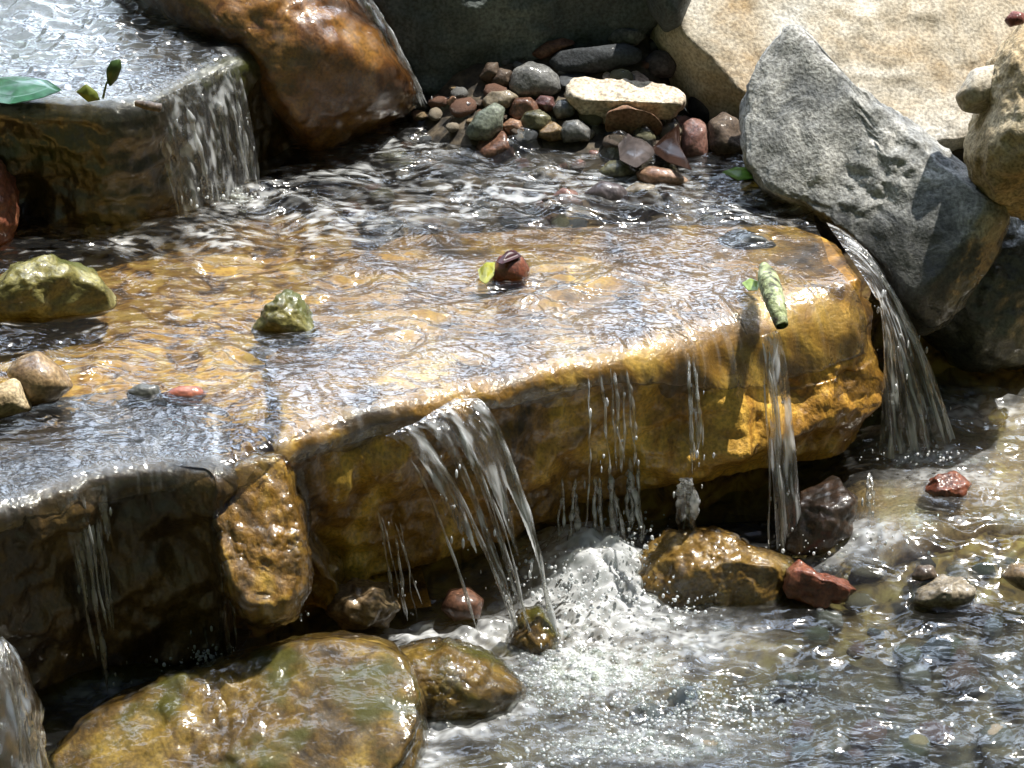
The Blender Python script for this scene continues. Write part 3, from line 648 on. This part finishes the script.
# along-lip coordinate for the streaks
S = np.broadcast_to((U * 1.75)[None], X.shape)
chop = (0.017 * noise(wx * 9, wy * 19, 0.3) + 0.0085 * crest(wx * 15, wy * 31, 4.1) + 0.0030 * crest(wx * 32, wy * 60, 4.6) + 0.0011 * crest(wx * 64, wy * 115, 4.9)) * np.clip(0.55 + 1.1 * noise(X * 5, Y * 6, 71.), 0.12, 1.3) + 0.006 * noise(wx * 5, wy * 8, 2.2)
SW = S + 0.05 * noise(X * 6, Y * 6, 77.) + 0.016 * noise(X * 18, Y * 18, 78.) + 0.25 * dlip
streak = (0.0052 * noise(SW * 17, dlip * 11, 1.0) + 0.0032 * crest(SW * 32, dlip * 15, 5.0) + 0.0010 * noise(SW * 75, dlip * 28, 8.0)) * (0.75 + 0.8 * noise(SW * 7, dlip * 8, 79.))
rip = chop * (1 - 0.65 * nearlip) + streak * nearlip
level = 0.008 + 0.03 * (dlip / dlip.max()) + 0.004 * noise(X * 4, Y * 4, 6.6)
Z = level + rip
# the water humps over the stones awash
tree = bvh(COVER_MID)
hz = np.full(X.shape, -1.0)
for i in range(0, NV, 3):
    for j in range(0, NU, 3):
        h = tree.ray_cast(Vector((X[i, j], Y[i, j], 0.3)), Vector((0, 0, -1)), 0.6)
        if h[0] is not None: hz[i:i + 3, j:j + 3] = h[0].z
hz = np.maximum(hz + 0.006, level - 0.004)
hz = blur1(hz, 5); hz = blur1(hz.T, 5).T
Z = np.maximum(hz, level) + rip * 1.0
rows = [np.stack([X, Y, Z], -1)]
zl = Z[-1]
foamrows = []
edge = 0.03 + 0.03 * (0.5 + noise(U * 22, 0.5)) + 0.03 * np.clip(noise(U * 60, 2.5), 0, 1)
for t in np.linspace(0, math.pi / 2, 26)[1:]:
    st = 0.0022 * noise(SW[-1] * 26, -t * 0.7, 1.0) + 0.0014 * noise(SW[-1] * 60, -t * 1.1, 5.0)
    tk = t / (math.pi / 2)
    rr = rw + 0.009 + st - (0.013 + 0.005 * noise(U * 40, 3.3)) * sstep(0.45, 1.0, tk)
    rows.append(np.c_[base + outn * (rr * math.sin(t))[:, None], zl - rw - 0.009 + rr * math.cos(t) - rip[-1] * (1 - math.cos(t))][None])
last = rows[-1][0]
for s in np.linspace(0, 1, 20)[1:]:
    st = 0.0022 * noise(SW[-1] * 26, -1.1 - s * 1.5, 1.0)
    rows.append(np.c_[last[:, :2] + outn * (st * (1 - s) - 0.05 * s)[:, None], last[:, 2] - edge * s][None])
W = np.concatenate(rows)
# air in the water: streaks that follow the flow
foam = np.zeros(W.shape[:2])
def spot(px, py, z, rx, ry):
    q = P(px, py, z); k = SPAN / 1024
    return lambda x, y: np.exp(-((x - q[0]) / (rx * k))**2 - ((y - q[1]) / (ry * k * 2))**2)
air = np.zeros(X.shape)
for a in [(250, 205, 0.02, 50, 22), (330, 225, 0.02, 60, 25), (225, 240, 0.02, 40, 20), (430, 215, 0.02, 60, 12), (130, 245, 0.02, 30, 10), (620, 185, 0.02, 110, 16), (400, 155, 0.02, 60, 14), (500, 195, 0.02, 120, 14), (340, 180, 0.02, 60, 14), (740, 205, 0.02, 60, 12)]:
    air = np.maximum(air, spot(*a)(X, Y))
pat = np.clip(noise(wx * 30, wy * 60, 11.0) + 0.6 * noise(wx * 70, wy * 150, 12.0) + 0.15, 0, 1)
spk = np.clip(noise(wx * 26, wy * 75, 13.0) + 0.5 * noise(wx * 60, wy * 140, 15.0) - 0.25, 0, 1)
stk = np.clip(noise(SW * 55, dlip * 14, 14.0) + 0.6 * noise(SW * 120, dlip * 24, 3.0), 0, 1) * np.clip(0.6 + noise(SW * 6, dlip * 5, 80.), 0, 1)
foam[:NV] = np.clip(air * pat * 1.0 + 0.40 * np.clip(1.6 * spk - 0.2, 0, 1) * (1 - nearlip) + 0.22 * np.clip(1.3 * stk, 0, 1) * nearlip + 0.01, 0, 0.85)
foam[NV:] = foam[NV - 1][None] * np.linspace(1, 0.2, W.shape[0] - NV)[:, None]
M_WATER = water_mat("stream_water", bscale=(40, 75, 50), bump=0.3, ior=1.42, refr=0.5, rough=0.12)
wo = mesh_obj("water", W.reshape(-1, 3), grid_faces(W.shape[0], NU), M_WATER, attrs={"foam": foam}); tag(wo, kind="structure")

# ---------------------------------------------------------------- lower water
lx = np.linspace(-1.05, 1.25, 800); ly = np.linspace(-1.15, 0.95, 640)
LX, LY = np.meshgrid(lx, ly)
lvl = -0.405 + 0.072 * sstep(0.42, 0.60, LX) * sstep(-0.06, 0.14, LY)
foamL = np.zeros(LX.shape)
for a, s in [((600, 600, -0.4, 75, 40), 1.0), ((590, 560, -0.4, 60, 30), 1.0), ((600, 665, -0.4, 65, 26), 0.7), ((500, 640, -0.4, 60, 18), 0.7), ((690, 640, -0.4, 60, 18), 0.4), ((850, 555, -0.38, 50, 12), 0.45),
             ((930, 455, -0.33, 60, 12), 0.55), ((980, 410, -0.33, 60, 18), 0.5), ((640, 740, -0.4, 100, 18), 0.22), ((200, 650, -0.38, 50, 14), 0.55), ((110, 690, -0.4, 45, 16), 0.4), ((420, 632, -0.4, 40, 10), 0.6), ((450, 725, -0.4, 45, 10), 0.55), ((505, 705, -0.4, 30, 10), 0.6), ((425, 755, -0.4, 22, 14), 0.45),
             ((960, 480, -0.33, 60, 14), 0.4), ((780, 570, -0.4, 40, 12), 0.5)]:
    foamL = np.maximum(foamL, s * spot(*a)(LX, LY))
wxl = LX + 0.02 * noise(LX * 7, LY * 7, 31.); wyl = LY + 0.02 * noise(LX * 7, LY * 7, 35.)
ripL = (0.017 * noise(wxl * 9, wyl * 17, 20.) + 0.0100 * crest(wxl * 14, wyl * 27, 21.) + 0.0034 * crest(wxl * 30, wyl * 54, 21.5)) * np.clip(0.6 + 1.0 * noise(LX * 4, LY * 5, 81.), 0.15, 1.3) + 0.006 * noise(wxl * 5, wyl * 7, 23.)
boil = 0.030 * np.abs(noise(wxl * 18, wyl * 22, 24.)) + 0.009 * crest(wxl * 44, wyl * 52, 25.)
hump = 0.075 * spot(590, 575, -0.4, 70, 30)(LX, LY)
LZ = lvl + ripL + foamL * boil + hump
tree = bvh(COVER_LOW) if COVER_LOW else None
hz = np.full(LX.shape, -1.0)
for i in range(0, len(ly), 2):
    for j in range(0, len(lx), 2):
        h = tree.ray_cast(Vector((LX[i, j], LY[i, j], 0.3)), Vector((0, 0, -1)), 0.9) if tree else (None,)
        if h[0] is not None: hz[i:i + 2, j:j + 2] = h[0].z
hz = np.maximum(hz + 0.006, lvl - 0.003); hz = blur1(hz, 3); hz = blur1(hz.T, 3).T
LZ = np.maximum(LZ, hz + ripL * 1.2)
patL = np.clip(0.15 + 1.5 * noise(wxl * 34, wyl * 50, 26.) + 1.3 * noise(wxl * 80, wyl * 120, 27.), -0.3, 1)
spkL = np.clip(noise(wxl * 20, wyl * 55, 28.) + 0.6 * noise(wxl * 55, wyl * 120, 29.) - 0.2, 0, 1)
fL = np.clip(foamL * 1.7 * (0.55 + 0.6 * patL) + 0.22 * np.clip(spkL * 2 - 0.5, 0, 1) + 0.01, 0, 0.95)
M_POOL = water_mat("pool_water", tint=(0.66, 0.76, 0.80), bscale=(36, 64, 50), bump=0.35, ior=1.52, refr=0.4, rough=0.12)
wl = mesh_obj("water", np.stack([LX, LY, LZ], -1).reshape(-1, 3), grid_faces(len(ly), len(lx)), M_POOL, attrs={"foam": fL}); tag(wl, kind="structure")

# water sliding over the upper block
ux = np.linspace(0, 1, 420); NTOP = 260
ulip = polyline(np.array([P(x, y, 0.25)[:2] for x, y in [(-110, 104), (0, 102), (60, 106), (120, 108), (150, 102), (180, 86), (215, 67), (250, 52), (285, 38), (312, 20)]]), 420); ulip = blur1(ulip, 6)
uback = polyline(np.array([P(x, y, 0.25)[:2] for x, y in [(-110, -70), (100, -75), (330, -40)]]), 420)
un = np.gradient(ulip, axis=0); un /= np.linalg.norm(un, axis=1)[:, None]; uo = blur1(np.stack([un[:, 1], -un[:, 0]], 1), 14)
uo /= np.linalg.norm(uo, axis=1)[:, None]
ub = ulip - uo * 0.03
tv = np.linspace(1, 0, NTOP)
T = ub[None] + (uback - ub)[None] * tv[:, None, None]
du = np.linalg.norm(T - ub[None], axis=2); su = np.broadcast_to((ux * 1.0)[None], du.shape)
nl = 1 - sstep(0.02, 0.2, du)
sw_ = su + 0.05 * noise(T[..., 0] * 7, T[..., 1] * 7, 1.) + 0.015 * noise(T[..., 0] * 20, T[..., 1] * 20, 2.) - 0.2 * du
rz = (1 - .7 * nl) * (0.018 * noise(T[..., 0] * 11, T[..., 1] * 22, 40.) + 0.009 * crest(T[..., 0] * 30, T[..., 1] * 60, 40.5) + 0.0016 * noise(T[..., 0] * 50, T[..., 1] * 95, 41.)) + nl * (0.0022 * noise(sw_ * 24, du * 14, 42.) + 0.0012 * noise(sw_ * 60, du * 26, 43.))
rows = [np.dstack([T, 0.262 + 0.02 * du + rz])]
for t in np.linspace(0, math.pi / 2, 18)[1:]:
    st = 0.0022 * noise(sw_[-1] * 24, -t * .5, 42.) + 0.001 * noise(sw_[-1] * 60, -t * .8, 43.)
    rr = 0.036 + st
    rows.append(np.c_[ub + uo * (rr * math.sin(t))[:, None], 0.262 - 0.036 + rr * math.cos(t)][None])
W2 = np.concatenate(rows)
f2 = np.zeros(W2.shape[:2]); f2[:NTOP] = 0.28 * np.clip(noise(sw_ * 34, du * 11, 44.) + .5 * noise(sw_ * 80, du * 24, 45.), 0, 1) * (0.4 + 0.6 * nl) + .03
f2[NTOP:] = f2[NTOP - 1][None] * np.linspace(1, .3, W2.shape[0] - NTOP)[:, None]
wu = mesh_obj("water", W2.reshape(-1, 3), grid_faces(W2.shape[0], 420), M_WATER, attrs={"foam": f2}); tag(wu, kind="structure")

# thin water sliding over the washed rocks
for v, f, th in FILMS + [(sv, sf, -0.004), (bv, bf, -0.004)]:
    face = th < 0; th = abs(th)
    e1 = v[f[:, 1]] - v[f[:, 0]]; e2 = v[f[:, 2]] - v[f[:, 0]]; fn = np.cross(e1, e2)
    vn = np.zeros_like(v)
    for k in range(3): np.add.at(vn, f[:, k], fn)
    vn /= np.linalg.norm(vn, axis=1)[:, None] + 1e-9
    x, y, z = v.T
    wob = 0.02 * noise(x * 9, y * 9, z * 9)
    rp = 0.0042 * noise(x * 20 + 30 * wob, y * 13, z * 9) + 0.0026 * crest(x * 40 + 40 * wob, y * 26, z * 18) + 0.0010 * noise(x * 85, y * 55, z * 35)
    if face: rp = 0.0034 * noise(x * 38 + 30 * wob, y * 38, z * 5) + 0.0022 * noise(x * 85 + 50 * wob, y * 85, z * 11) + 0.0008 * noise(x * 150, y * 150, z * 60)
    q = v + vn * (th + rp)[:, None]
    fo_ = 0.13 * np.clip(noise(x * 60 + 80 * wob, y * 30, z * 20 + 5) + 0.6 * noise(x * 140, y * 70, z * 50) - 0.2, 0, 1)
    if face: fo_ = 0.14 * np.clip(noise(x * 80 + 80 * wob, y * 80, z * 7) + 0.5 * noise(x * 200, y * 200, z * 20) - 0.35, 0, 1)
    keep = (vn[f].mean(1) @ np.array([0, -0.6, 0.8])) > -0.25
    if face: keep = (np.abs(vn[f][..., 2]).max(1) < 0.75) & (vn[f][:, 0, 1] < 0.45)
    o = mesh_obj("water", q, f[keep], M_WATER, attrs={"foam": fo_}); tag(o, kind="structure")

# ---------------------------------------------------------------- falls: sheets and strings of falling water
M_FALL = water_mat("falling_water", refr=0.6, rough=0.17, bump=1.0, bscale=(80, 80, 30), ior=1.6, tint=(0.97, 0.97, 0.95))
def fall(label, start, end, strands, seed, nu=90, nt=120, amp=0.008, pw=1.7, foam=0.35, gap=0.0, bow=0.0, rad=0.0035, sheet=True):
    """start / end: lists of (px, py, z). Water leaves the start line and drops to the end line."""
    A = polyline(np.array([P(*q) for q in start]), nu); B = polyline(np.array([P(*q) for q in end]), nu)
    u = np.linspace(0, 1, nu); t = np.linspace(0, 1, nt)
    vsq, fsq, fo, tri = [], [], [], []
    off = 0
    def path(a, b, tt):
        h = tt if pw == 1 else tt
        p = a + (b - a) * h[:, None]
        p[:, 2] = a[2] + (b[2] - a[2]) * tt**pw
        return p
    if sheet:
        G = np.stack([path(A[i], B[i], t) for i in range(nu)], 1)      # nt, nu, 3
        TT, UU = np.meshgrid(t, u, indexing='ij'); wdt = np.linalg.norm(A[-1] - A[0]) + 0.03
        UW = UU * wdt + 0.02 * noise(TT * 2.2, UU * wdt * 12, seed)
        d = amp * (noise(UW * 26 + seed, TT * 2.6, 50.) + 0.5 * noise(UW * 62 + seed, TT * 5, 51.) + .16 * noise(UW * 120, TT * 16, 53.)) * (0.25 + TT)
        G[..., 1] -= d; G[..., 0] += 0.4 * d
        fm = min(1, foam * 1.9) * np.clip(1.1 * noise(UW * 36 + seed, TT * 4.5, 52.) + 0.9 * noise(UW * 90 + seed, TT * 12, 54.) + 0.10, 0.05, 1) * (0.5 + 0.9 * TT)
        vsq.append(G.reshape(-1, 3)); fq = grid_faces(nt, nu)
        if gap > 0:
            m = noise(UU * wdt * 45 + seed, TT * 1.5, 55.) + gap * (0.3 - TT * 1.3)
            keep = (m.ravel()[fq] > -0.25).all(1); fq = fq[keep]
        fsq.append(fq); fo.append(fm.ravel()); off += nt * nu
    rg = np.random.RandomState(int(seed) + 3)
    for k in range(strands):
        s = rg.rand(); a = A[int(s * (nu - 1))]; b = B[int(np.clip(s + rg.normal() * 0.04, 0, 1) * (nu - 1))]
        t0 = rg.uniform(0, .35); t1 = rg.uniform(.75, 1.0) if rg.rand() < .6 else 1.0
        tt = np.linspace(t0, t1, 70)
        p = path(a, b + np.array([rg.normal() * .008, -rg.uniform(0, .02), 0]), tt)
        p[:, 0] += 0.007 * noise(tt * 4, k * 3.3 + seed) * tt; p[:, 1] += 0.005 * noise(tt * 5, k * 2.3 + seed, 4.)
        rr = rad * rg.uniform(.5, 1.4) * (1 + 0.9 * noise(tt * 9, k * 7.1 + seed, 2.)) * np.clip(np.minimum(tt - t0, t1 - tt) * 14, 0.05, 1)
        ang = np.linspace(0, 2 * math.pi, 8, endpoint=False)
        ring = p[:, None] + np.stack([np.cos(ang)[None] * rr[:, None], np.sin(ang)[None] * rr[:, None] * .8, np.zeros((70, 8))], -1)
        vsq.append(ring.reshape(-1, 3)); fsq.append(grid_faces(70, 8, True) + off); off += 560
        fo.append(np.repeat(min(1, foam * 1.6) * np.clip(0.2 + 0.9 * noise(tt * 9, k * 4.4 + seed, 6.), 0, 1), 8))
    d1, f1 = ico(1)
    for k in range(int(8 + 110 * np.linalg.norm(A[-1] - A[0]))):
        s = rg.rand(); tt = np.array([1 - 0.75 * rg.rand()**1.6])
        p = path(A[int(s * (nu - 1))], B[int(s * (nu - 1))], tt)[0] + rg.normal(size=3) * [.008, .010, .008] * (0.5 + tt[0])
        r = 0.0009 + 0.0022 * rg.rand()**2
        vsq.append(d1 * r * [1, 1, rg.uniform(1.2, 5)] + p)
        tri.append(f1 + off); off += len(d1); fo.append(np.full(len(d1), rg.uniform(.2, .9)))
    v = np.concatenate(vsq); org = np.array([v[:, 0].mean(), v[:, 1].mean(), v[:, 2].min()])
    o = mesh_obj("waterfall", v, np.concatenate([np.concatenate([np.stack([q[:, [0, 1, 2]], q[:, [0, 2, 3]]], 1).reshape(-1, 3) for q in fsq])] + tri), M_FALL, loc=org, attrs={"foam": np.concatenate(fo)})
    return tag(o, label, "waterfall", "streams of falling water")
fall("broad main fall arching from the slab's middle into the white splash", [(385, 436, -0.02), (420, 420, -0.01), (455, 398, -0.005), (478, 398, -0.01)],
     [(490, 640, -0.39), (515, 640, -0.39), (545, 645, -0.39), (560, 640, -0.39)], 5, 1, nu=140, amp=0.012, foam=0.5, gap=0.5, pw=1.75)
fall("glassy fall off the right end of the slab beside the grey boulder", [(826, 222, 0.012), (845, 250, 0.012), (862, 275, 0.008), (877, 300, 0.0)],
     [(955, 438, -0.325), (940, 448, -0.325), (912, 455, -0.325), (882, 458, -0.325)], 4, 2, nu=160, amp=0.012, foam=0.6, pw=2.0)
fall("short glassy cascade down the upper left block", [(143, 106, 0.245), (165, 96, 0.25), (200, 78, 0.25), (235, 62, 0.25)],
     [(178, 218, 0.02), (200, 214, 0.02), (228, 204, 0.02), (262, 186, 0.02)], 4, 3, nu=130, amp=0.009, foam=0.45, pw=1.6)
fall("stringy fall near the slab's right end in front of its shaded face", [(760, 336, 0.004), (769, 333, 0.004), (778, 330, 0.004)],
     [(776, 556, -0.39), (790, 560, -0.39), (803, 556, -0.39)], 3, 4, nu=40, amp=0.006, foam=0.5, pw=1.5)
fall("thin curtain dripping from the slab above the splash", [(560, 470, -0.2), (600, 465, -0.2), (640, 455, -0.2)],
     [(560, 552, -0.36), (605, 550, -0.36), (650, 540, -0.36)], 18, 5, nu=60, amp=0.004, foam=0.6, pw=1.3, rad=0.0035, sheet=False)
fall("bubbly string of water over the golden mossy rock", [(680, 478, -0.2), (692, 478, -0.2)], [(680, 535, -0.34), (694, 535, -0.34)], 5, 6, nu=20, amp=0.004, foam=0.7, rad=0.005)
fall("ragged white strings running down the dark left block", [(55, 500, -0.01), (85, 490, -0.01), (105, 484, -0.01)], [(100, 690, -0.38), (115, 690, -0.38), (128, 685, -0.38)], 5, 7, nu=40, amp=0.006, foam=0.4, gap=.9, rad=0.003, pw=1.5)
fall("fine curtain at the right corner of the dark left block", [(165, 560, -0.18), (195, 550, -0.18), (232, 530, -0.16)], [(168, 662, -0.37), (200, 662, -0.37), (236, 650, -0.37)], 16, 8, foam=0.45, rad=0.0022, sheet=False, pw=1.3)
fall("two thin threads of water before the dark hollow under the slab", [(372, 500, -0.15), (396, 505, -0.15)], [(398, 612, -0.37), (422, 615, -0.37)], 5, 9, foam=0.4, rad=0.002, sheet=False, pw=1.3)
fall("glassy dribble down the slab's sunlit face left of the stringy fall", [(684, 352, 0.0), (696, 349, 0.0)], [(688, 470, -0.17), (702, 468, -0.17)], 5, 14, foam=0.35, rad=0.0028, sheet=False, pw=1.3)
fall("wavering dribbles over the slab's face just right of the main fall", [(588, 372, 0.0), (628, 364, 0.0)], [(590, 474, -0.16), (636, 466, -0.16)], 7, 15, foam=0.35, rad=0.0026, sheet=False, pw=1.3)
fall("single drip at the lower right corner of the slab", [(862, 472, -0.3), (872, 472, -0.3)], [(863, 520, -0.36), (872, 520, -0.36)], 3, 10, foam=0.4, rad=0.003, sheet=False)
fall("bright rill tumbling between the rust boulder and the slate boulder", [(350, -10, 0.31), (366, -10, 0.31)], [(412, 108, 0.06), (430, 104, 0.06)], 14, 11, nu=30, amp=0.008, foam=1.0, pw=1.1, rad=0.004, gap=.5)
fall("glassy tongue of water at the bottom left corner", [(-70, 628, 0.05), (-20, 630, 0.05), (2, 636, 0.05), (14, 648, 0.045)], [(-60, 850, -0.27), (0, 850, -0.27), (32, 840, -0.27), (50, 815, -0.26)], 3, 12, nu=90, amp=0.006, foam=0.3, pw=1.9)

# ---------------------------------------------------------------- foam: bubbles and splash drops
M_FOAM = water_mat("foam_bubbles", refr=0.0, rough=0.08, bump=0.1, ior=1.5)
rg = np.random.RandomState(12)
d2, f2_ = ico(2)
def drops(name, label, items, foamv):
    v = np.concatenate([d2 * r * np.array([1, 1, sz]) + c for c, r, sz in items]); n = len(d2)
    f = np.concatenate([f2_ + i * n for i in range(len(items))])
    o = mesh_obj(name, v, f, M_FOAM, attrs={"foam": np.repeat(foamv, n)}); tag(o, label, "foam", kind="stuff"); return o
def poolz(x, y):
    j = np.clip(np.searchsorted(lx, x), 0, len(lx) - 1); i = np.clip(np.searchsorted(ly, y), 0, len(ly) - 1); return LZ[i, j]
it = []
for cx, cy, sx, sy, n in [(595, 670, 60, 22, 900), (640, 720, 70, 25, 500), (720, 715, 60, 18, 250), (600, 750, 90, 12, 250), (540, 690, 30, 18, 200), (780, 700, 60, 16, 120)]:
    for _ in range(int(n * 0.7)):
        q = P(cx + rg.normal() * sx * .7, cy + rg.normal() * sy * .7, -0.4); r = 0.0012 + 0.0024 * rg.rand()**2
        it.append((np.array([q[0], q[1], poolz(q[0], q[1]) + r * .1]), r, 0.9))
drops("foam", "raft of clear bubbles drifting away from the main fall", it, rg.uniform(0.35, 0.8, len(it)))
it = []
for cx, cy, z, sx, sy, n in [(600, 560, -0.36, 40, 22, 420), (560, 585, -0.37, 35, 22, 320), (625, 540, -0.35, 25, 14, 180), (650, 600, -0.38, 40, 18, 200), (300, 608, -0.36, 8, 8, 30), (205, 654, -0.36, 28, 8, 190),
                             (855, 545, -0.37, 50, 10, 120), (230, 195, 0.03, 30, 8, 80), (925, 455, -0.32, 40, 6, 90)]:
    for _ in range(int(n * 0.7)):
        q = P(cx + rg.normal() * sx * .8, cy + rg.normal() * sy * .8, z + abs(rg.normal()) * 0.02); r = 0.0008 + 0.0026 * rg.rand()**2.5
        it.append((q, r, rg.uniform(.8, 1.6)))
drops("splash", "white splash drops thrown up where the falls land", it, rg.uniform(0.6, 1.0, len(it)))

it = []
for cx, cy, sx, sy, n in [(600, 668, 55, 18, 170), (560, 690, 30, 14, 60), (680, 700, 60, 16, 90), (800, 585, 40, 10, 40), (925, 458, 35, 5, 40), (230, 200, 22, 6, 30), (640, 745, 80, 10, 90)]:
    for _ in range(n):
        q = P(cx + rg.normal() * sx * .7, cy + rg.normal() * sy * .7, -0.4 if cy > 470 else -0.325 if cy > 300 else 0.03); r = rg.uniform(0.003, 0.0075)
        if cy > 300: q[2] = poolz(q[0], q[1])
        it.append((q, r, 0.75))
drops("foam", "larger clear bubbles riding on the water below the falls", it, rg.uniform(0.02, 0.2, len(it)))

# ---------------------------------------------------------------- leaves, twig, moss
def leaf(name, label, pts, z, mat, bend=0.006, group=None, lift=0.0, parent=None):
    pw_ = np.array([P(x, y, z) for x, y in pts]); c = pw_.mean(0)
    b = polyline(np.r_[pw_, pw_[:1]], 41)[:-1]
    v = []
    for s in (0, .33, .66, 1):
        q = c + (b - c) * s; q[:, 2] += bend * (1 - s * s) + lift * (b[:, 0] - b[:, 0].min()) / (np.ptp(b[:, 0]) + 1e-6) * s; v.append(q)
    topv = np.concatenate(v); f = grid_faces(4, 40, True)
    bot = topv - [0, 0, 0.0012]
    fb = f[:, ::-1] + len(topv)
    rim = np.array([[120 + i, 120 + (i + 1) % 40, 280 + (i + 1) % 40, 280 + i] for i in range(40)])
    o = mesh_obj(name, np.r_[topv, bot], np.r_[f, fb, rim[:, ::-1]], mat, loc=c, parent=parent)
    return tag(o, label, "leaf") if parent is None else o
leaf("leaf", "dark maroon leaf curled over the red stone", [(497, 262), (505, 253), (515, 250), (522, 256), (512, 260), (502, 264)], 0.05, leaf_mat("maroon_leaf", (0.05, 0.008, 0.012)), 0.01)
leaf("leaf", "yellow and green leaf pressed against the red stone", [(478, 270), (486, 262), (496, 262), (494, 275), (486, 284), (480, 280)], 0.03, leaf_mat("yellow_leaf", (0.30, 0.30, 0.04)), 0.01)
leaf("leaf", "green leaf scrap beside the mossy twig", [(742, 283), (750, 278), (760, 282), (758, 290), (748, 290)], 0.02, leaf_mat("lime_leaf", (0.25, 0.36, 0.07)))
leaf("leaf", "grey wet dead leaf draped before the orange stone", [(617, 136), (622, 130), (632, 138), (646, 141), (657, 151), (648, 160), (636, 168), (620, 160)], 0.05, leaf_mat("grey_leaf", (0.09, 0.075, 0.07), .2), 0.015)
leaf("leaf", "dark brown curled leaf against the upright red stone", [(650, 150), (664, 136), (680, 122), (680, 145), (692, 170), (668, 162)], 0.05, leaf_mat("brown_leaf", (0.03, 0.015, 0.01), .25), 0.02)
leaf("leaf", "bright green leaf by the dark gap under the grey boulder", [(722, 172), (735, 167), (756, 168), (757, 178), (738, 180)], 0.03, leaf_mat("grass_leaf", (0.10, 0.22, 0.02)))
leaf("leaf", "yellow leaf on the water just below the bright green one", [(732, 184), (745, 180), (764, 180), (766, 188), (745, 191)], 0.02, leaf_mat("amber_leaf", (0.40, 0.24, 0.03)))
leaf("leaf", "broad dark green leaf lying on the upper block at the left edge", [(-30, 98), (-10, 78), (20, 76), (48, 80), (62, 90), (40, 98), (10, 104)], 0.28, leaf_mat("dark_green_leaf", (0.03, 0.11, 0.05), .2), 0.012)
def tube(name, pts, rads, mat, parent=None, sides=14, noisy=0.0):
    pts = np.array(pts, float); n = max(30, len(pts)); q = polyline(pts, n); rr = np.interp(np.linspace(0, 1, n), np.linspace(0, 1, len(rads)), rads)
    tg = np.gradient(q, axis=0); tg /= np.linalg.norm(tg, axis=1)[:, None]
    a = np.cross(tg, [0.3, 0.1, 1.0]); a /= np.linalg.norm(a, axis=1)[:, None]; b = np.cross(tg, a)
    an = np.linspace(0, 2 * math.pi, sides, endpoint=False)
    rm = rr[:, None] * (1 + noisy * noise(np.arange(n)[:, None] * .35, an[None] * 1.5, 3.))
    v = q[:, None] + a[:, None] * (np.cos(an)[None, :, None] * rm[..., None]) + b[:, None] * (np.sin(an)[None, :, None] * rm[..., None])
    v = np.concatenate([v.reshape(-1, 3), [q[0], q[-1]]])
    f = list(map(tuple, grid_faces(n, sides, True)))
    k = n * sides
    caps = [(k, k, (i + 1) % sides, i) for i in range(sides)]
    me_f = np.array(f)
    o = mesh_obj(name, v, np.r_[me_f, np.array([[i, (i + 1) % sides, (i + 2) % sides, (i + 3) % sides] for i in range(0, sides - 3, 2)]), np.array([[k - sides + i, k - sides + (i + 1) % sides, k - sides + (i + 2) % sides, k - sides + (i + 3) % sides] for i in range(0, sides - 3, 2)])],
                 mat, loc=q.mean(0), parent=parent)
    return o
M_LICHEN = rock((0.05, 0.05, 0.02), (0.26, 0.30, 0.14), (0.45, 0.48, 0.30), 55, 0.3, 1.0, moss=(0.03, 0.022, 0.012), mossamt=0.35)
tw = tube("twig", [P(764, 266, 0.045), P(770, 285, 0.045), P(776, 305, 0.04), P(782, 326, 0.02)], [0.008, 0.017, 0.018, 0.016, 0.011], M_LICHEN, noisy=0.07)
tag(tw, "stubby twig with pale green lichen lying on the slab's lip", "twig")
st = tube("twig", [P(136, 103, 0.275), P(150, 106, 0.275), P(161, 108, 0.27)], [0.005, 0.0075, 0.007], rock(*C["brown"], 40, 0.5), noisy=0.2)
tag(st, "short brown twig at the lip of the upper left block", "twig")
M_STEM = leaf_mat("stem", (0.08, 0.12, 0.03))
sp = bpy.data.objects.new("seedling", None); col.objects.link(sp); sp.location = P(103, 98, 0.27)
bpy.context.view_layer.update()
tube("stem", [P(103, 98, 0.27), PY(106, 85, 0.47), PY(114, 66, 0.475)], [0.002, 0.0018, 0.0012], M_STEM, parent=sp)
tag(sp, "seedling with one round upright green leaf on the upper left block", "plant")
def upleaf(parent, pts, Y, mat):
    pw_ = np.array([PY(x, y, Y) for x, y in pts]); c = pw_.mean(0); b = polyline(np.r_[pw_, pw_[:1]], 33)[:-1]
    v = np.concatenate([np.c_[(c + (b - c) * s)[:, 0], (c + (b - c) * s)[:, 1] - 0.006 * (1 - s * s), (c + (b - c) * s)[:, 2]] for s in (0, .5, 1)])
    f = grid_faces(3, 32, True); bk = v + [0, 0.0012, 0]
    rim = np.array([[64 + i, 64 + (i + 1) % 32, 160 + (i + 1) % 32, 160 + i] for i in range(32)])
    return mesh_obj("leaf", np.r_[v, bk], np.r_[f, f[:, ::-1] + 96, rim], mat, loc=c, parent=parent)
M_LEAFG = leaf_mat("green_leaf", (0.06, 0.11, 0.03))
upleaf(sp, [(107, 82), (106, 70), (111, 61), (120, 59), (122, 68), (117, 80), (110, 87)], 0.474, M_LEAFG)
upleaf(sp, [(76, 92), (86, 84), (97, 92), (100, 100), (88, 102)], 0.46, leaf_mat("pale_leaf", (0.2, 0.24, 0.05)))
# moss tuft on the back boulder
dm, fm_ = ico(5)
q = PY(516, 38, 1.05)
mv = dm * np.array([0.024, 0.02, 0.024]); mv = mv * (1 + 0.35 * fbm(dm[:, 0] * 4, dm[:, 1] * 4, dm[:, 2] * 4, 4, .7))[:, None]
mo = mesh_obj("moss_tuft", mv + q, fm_, rock((0.05, 0.06, 0.012), (0.12, 0.13, 0.03), (0.2, 0.2, 0.06), 60, 0, 1.0), loc=q); mo.parent = SLATE; mo.location = Vector(q) - SLATE.location; mo["label"] = "yellow green moss tuft"
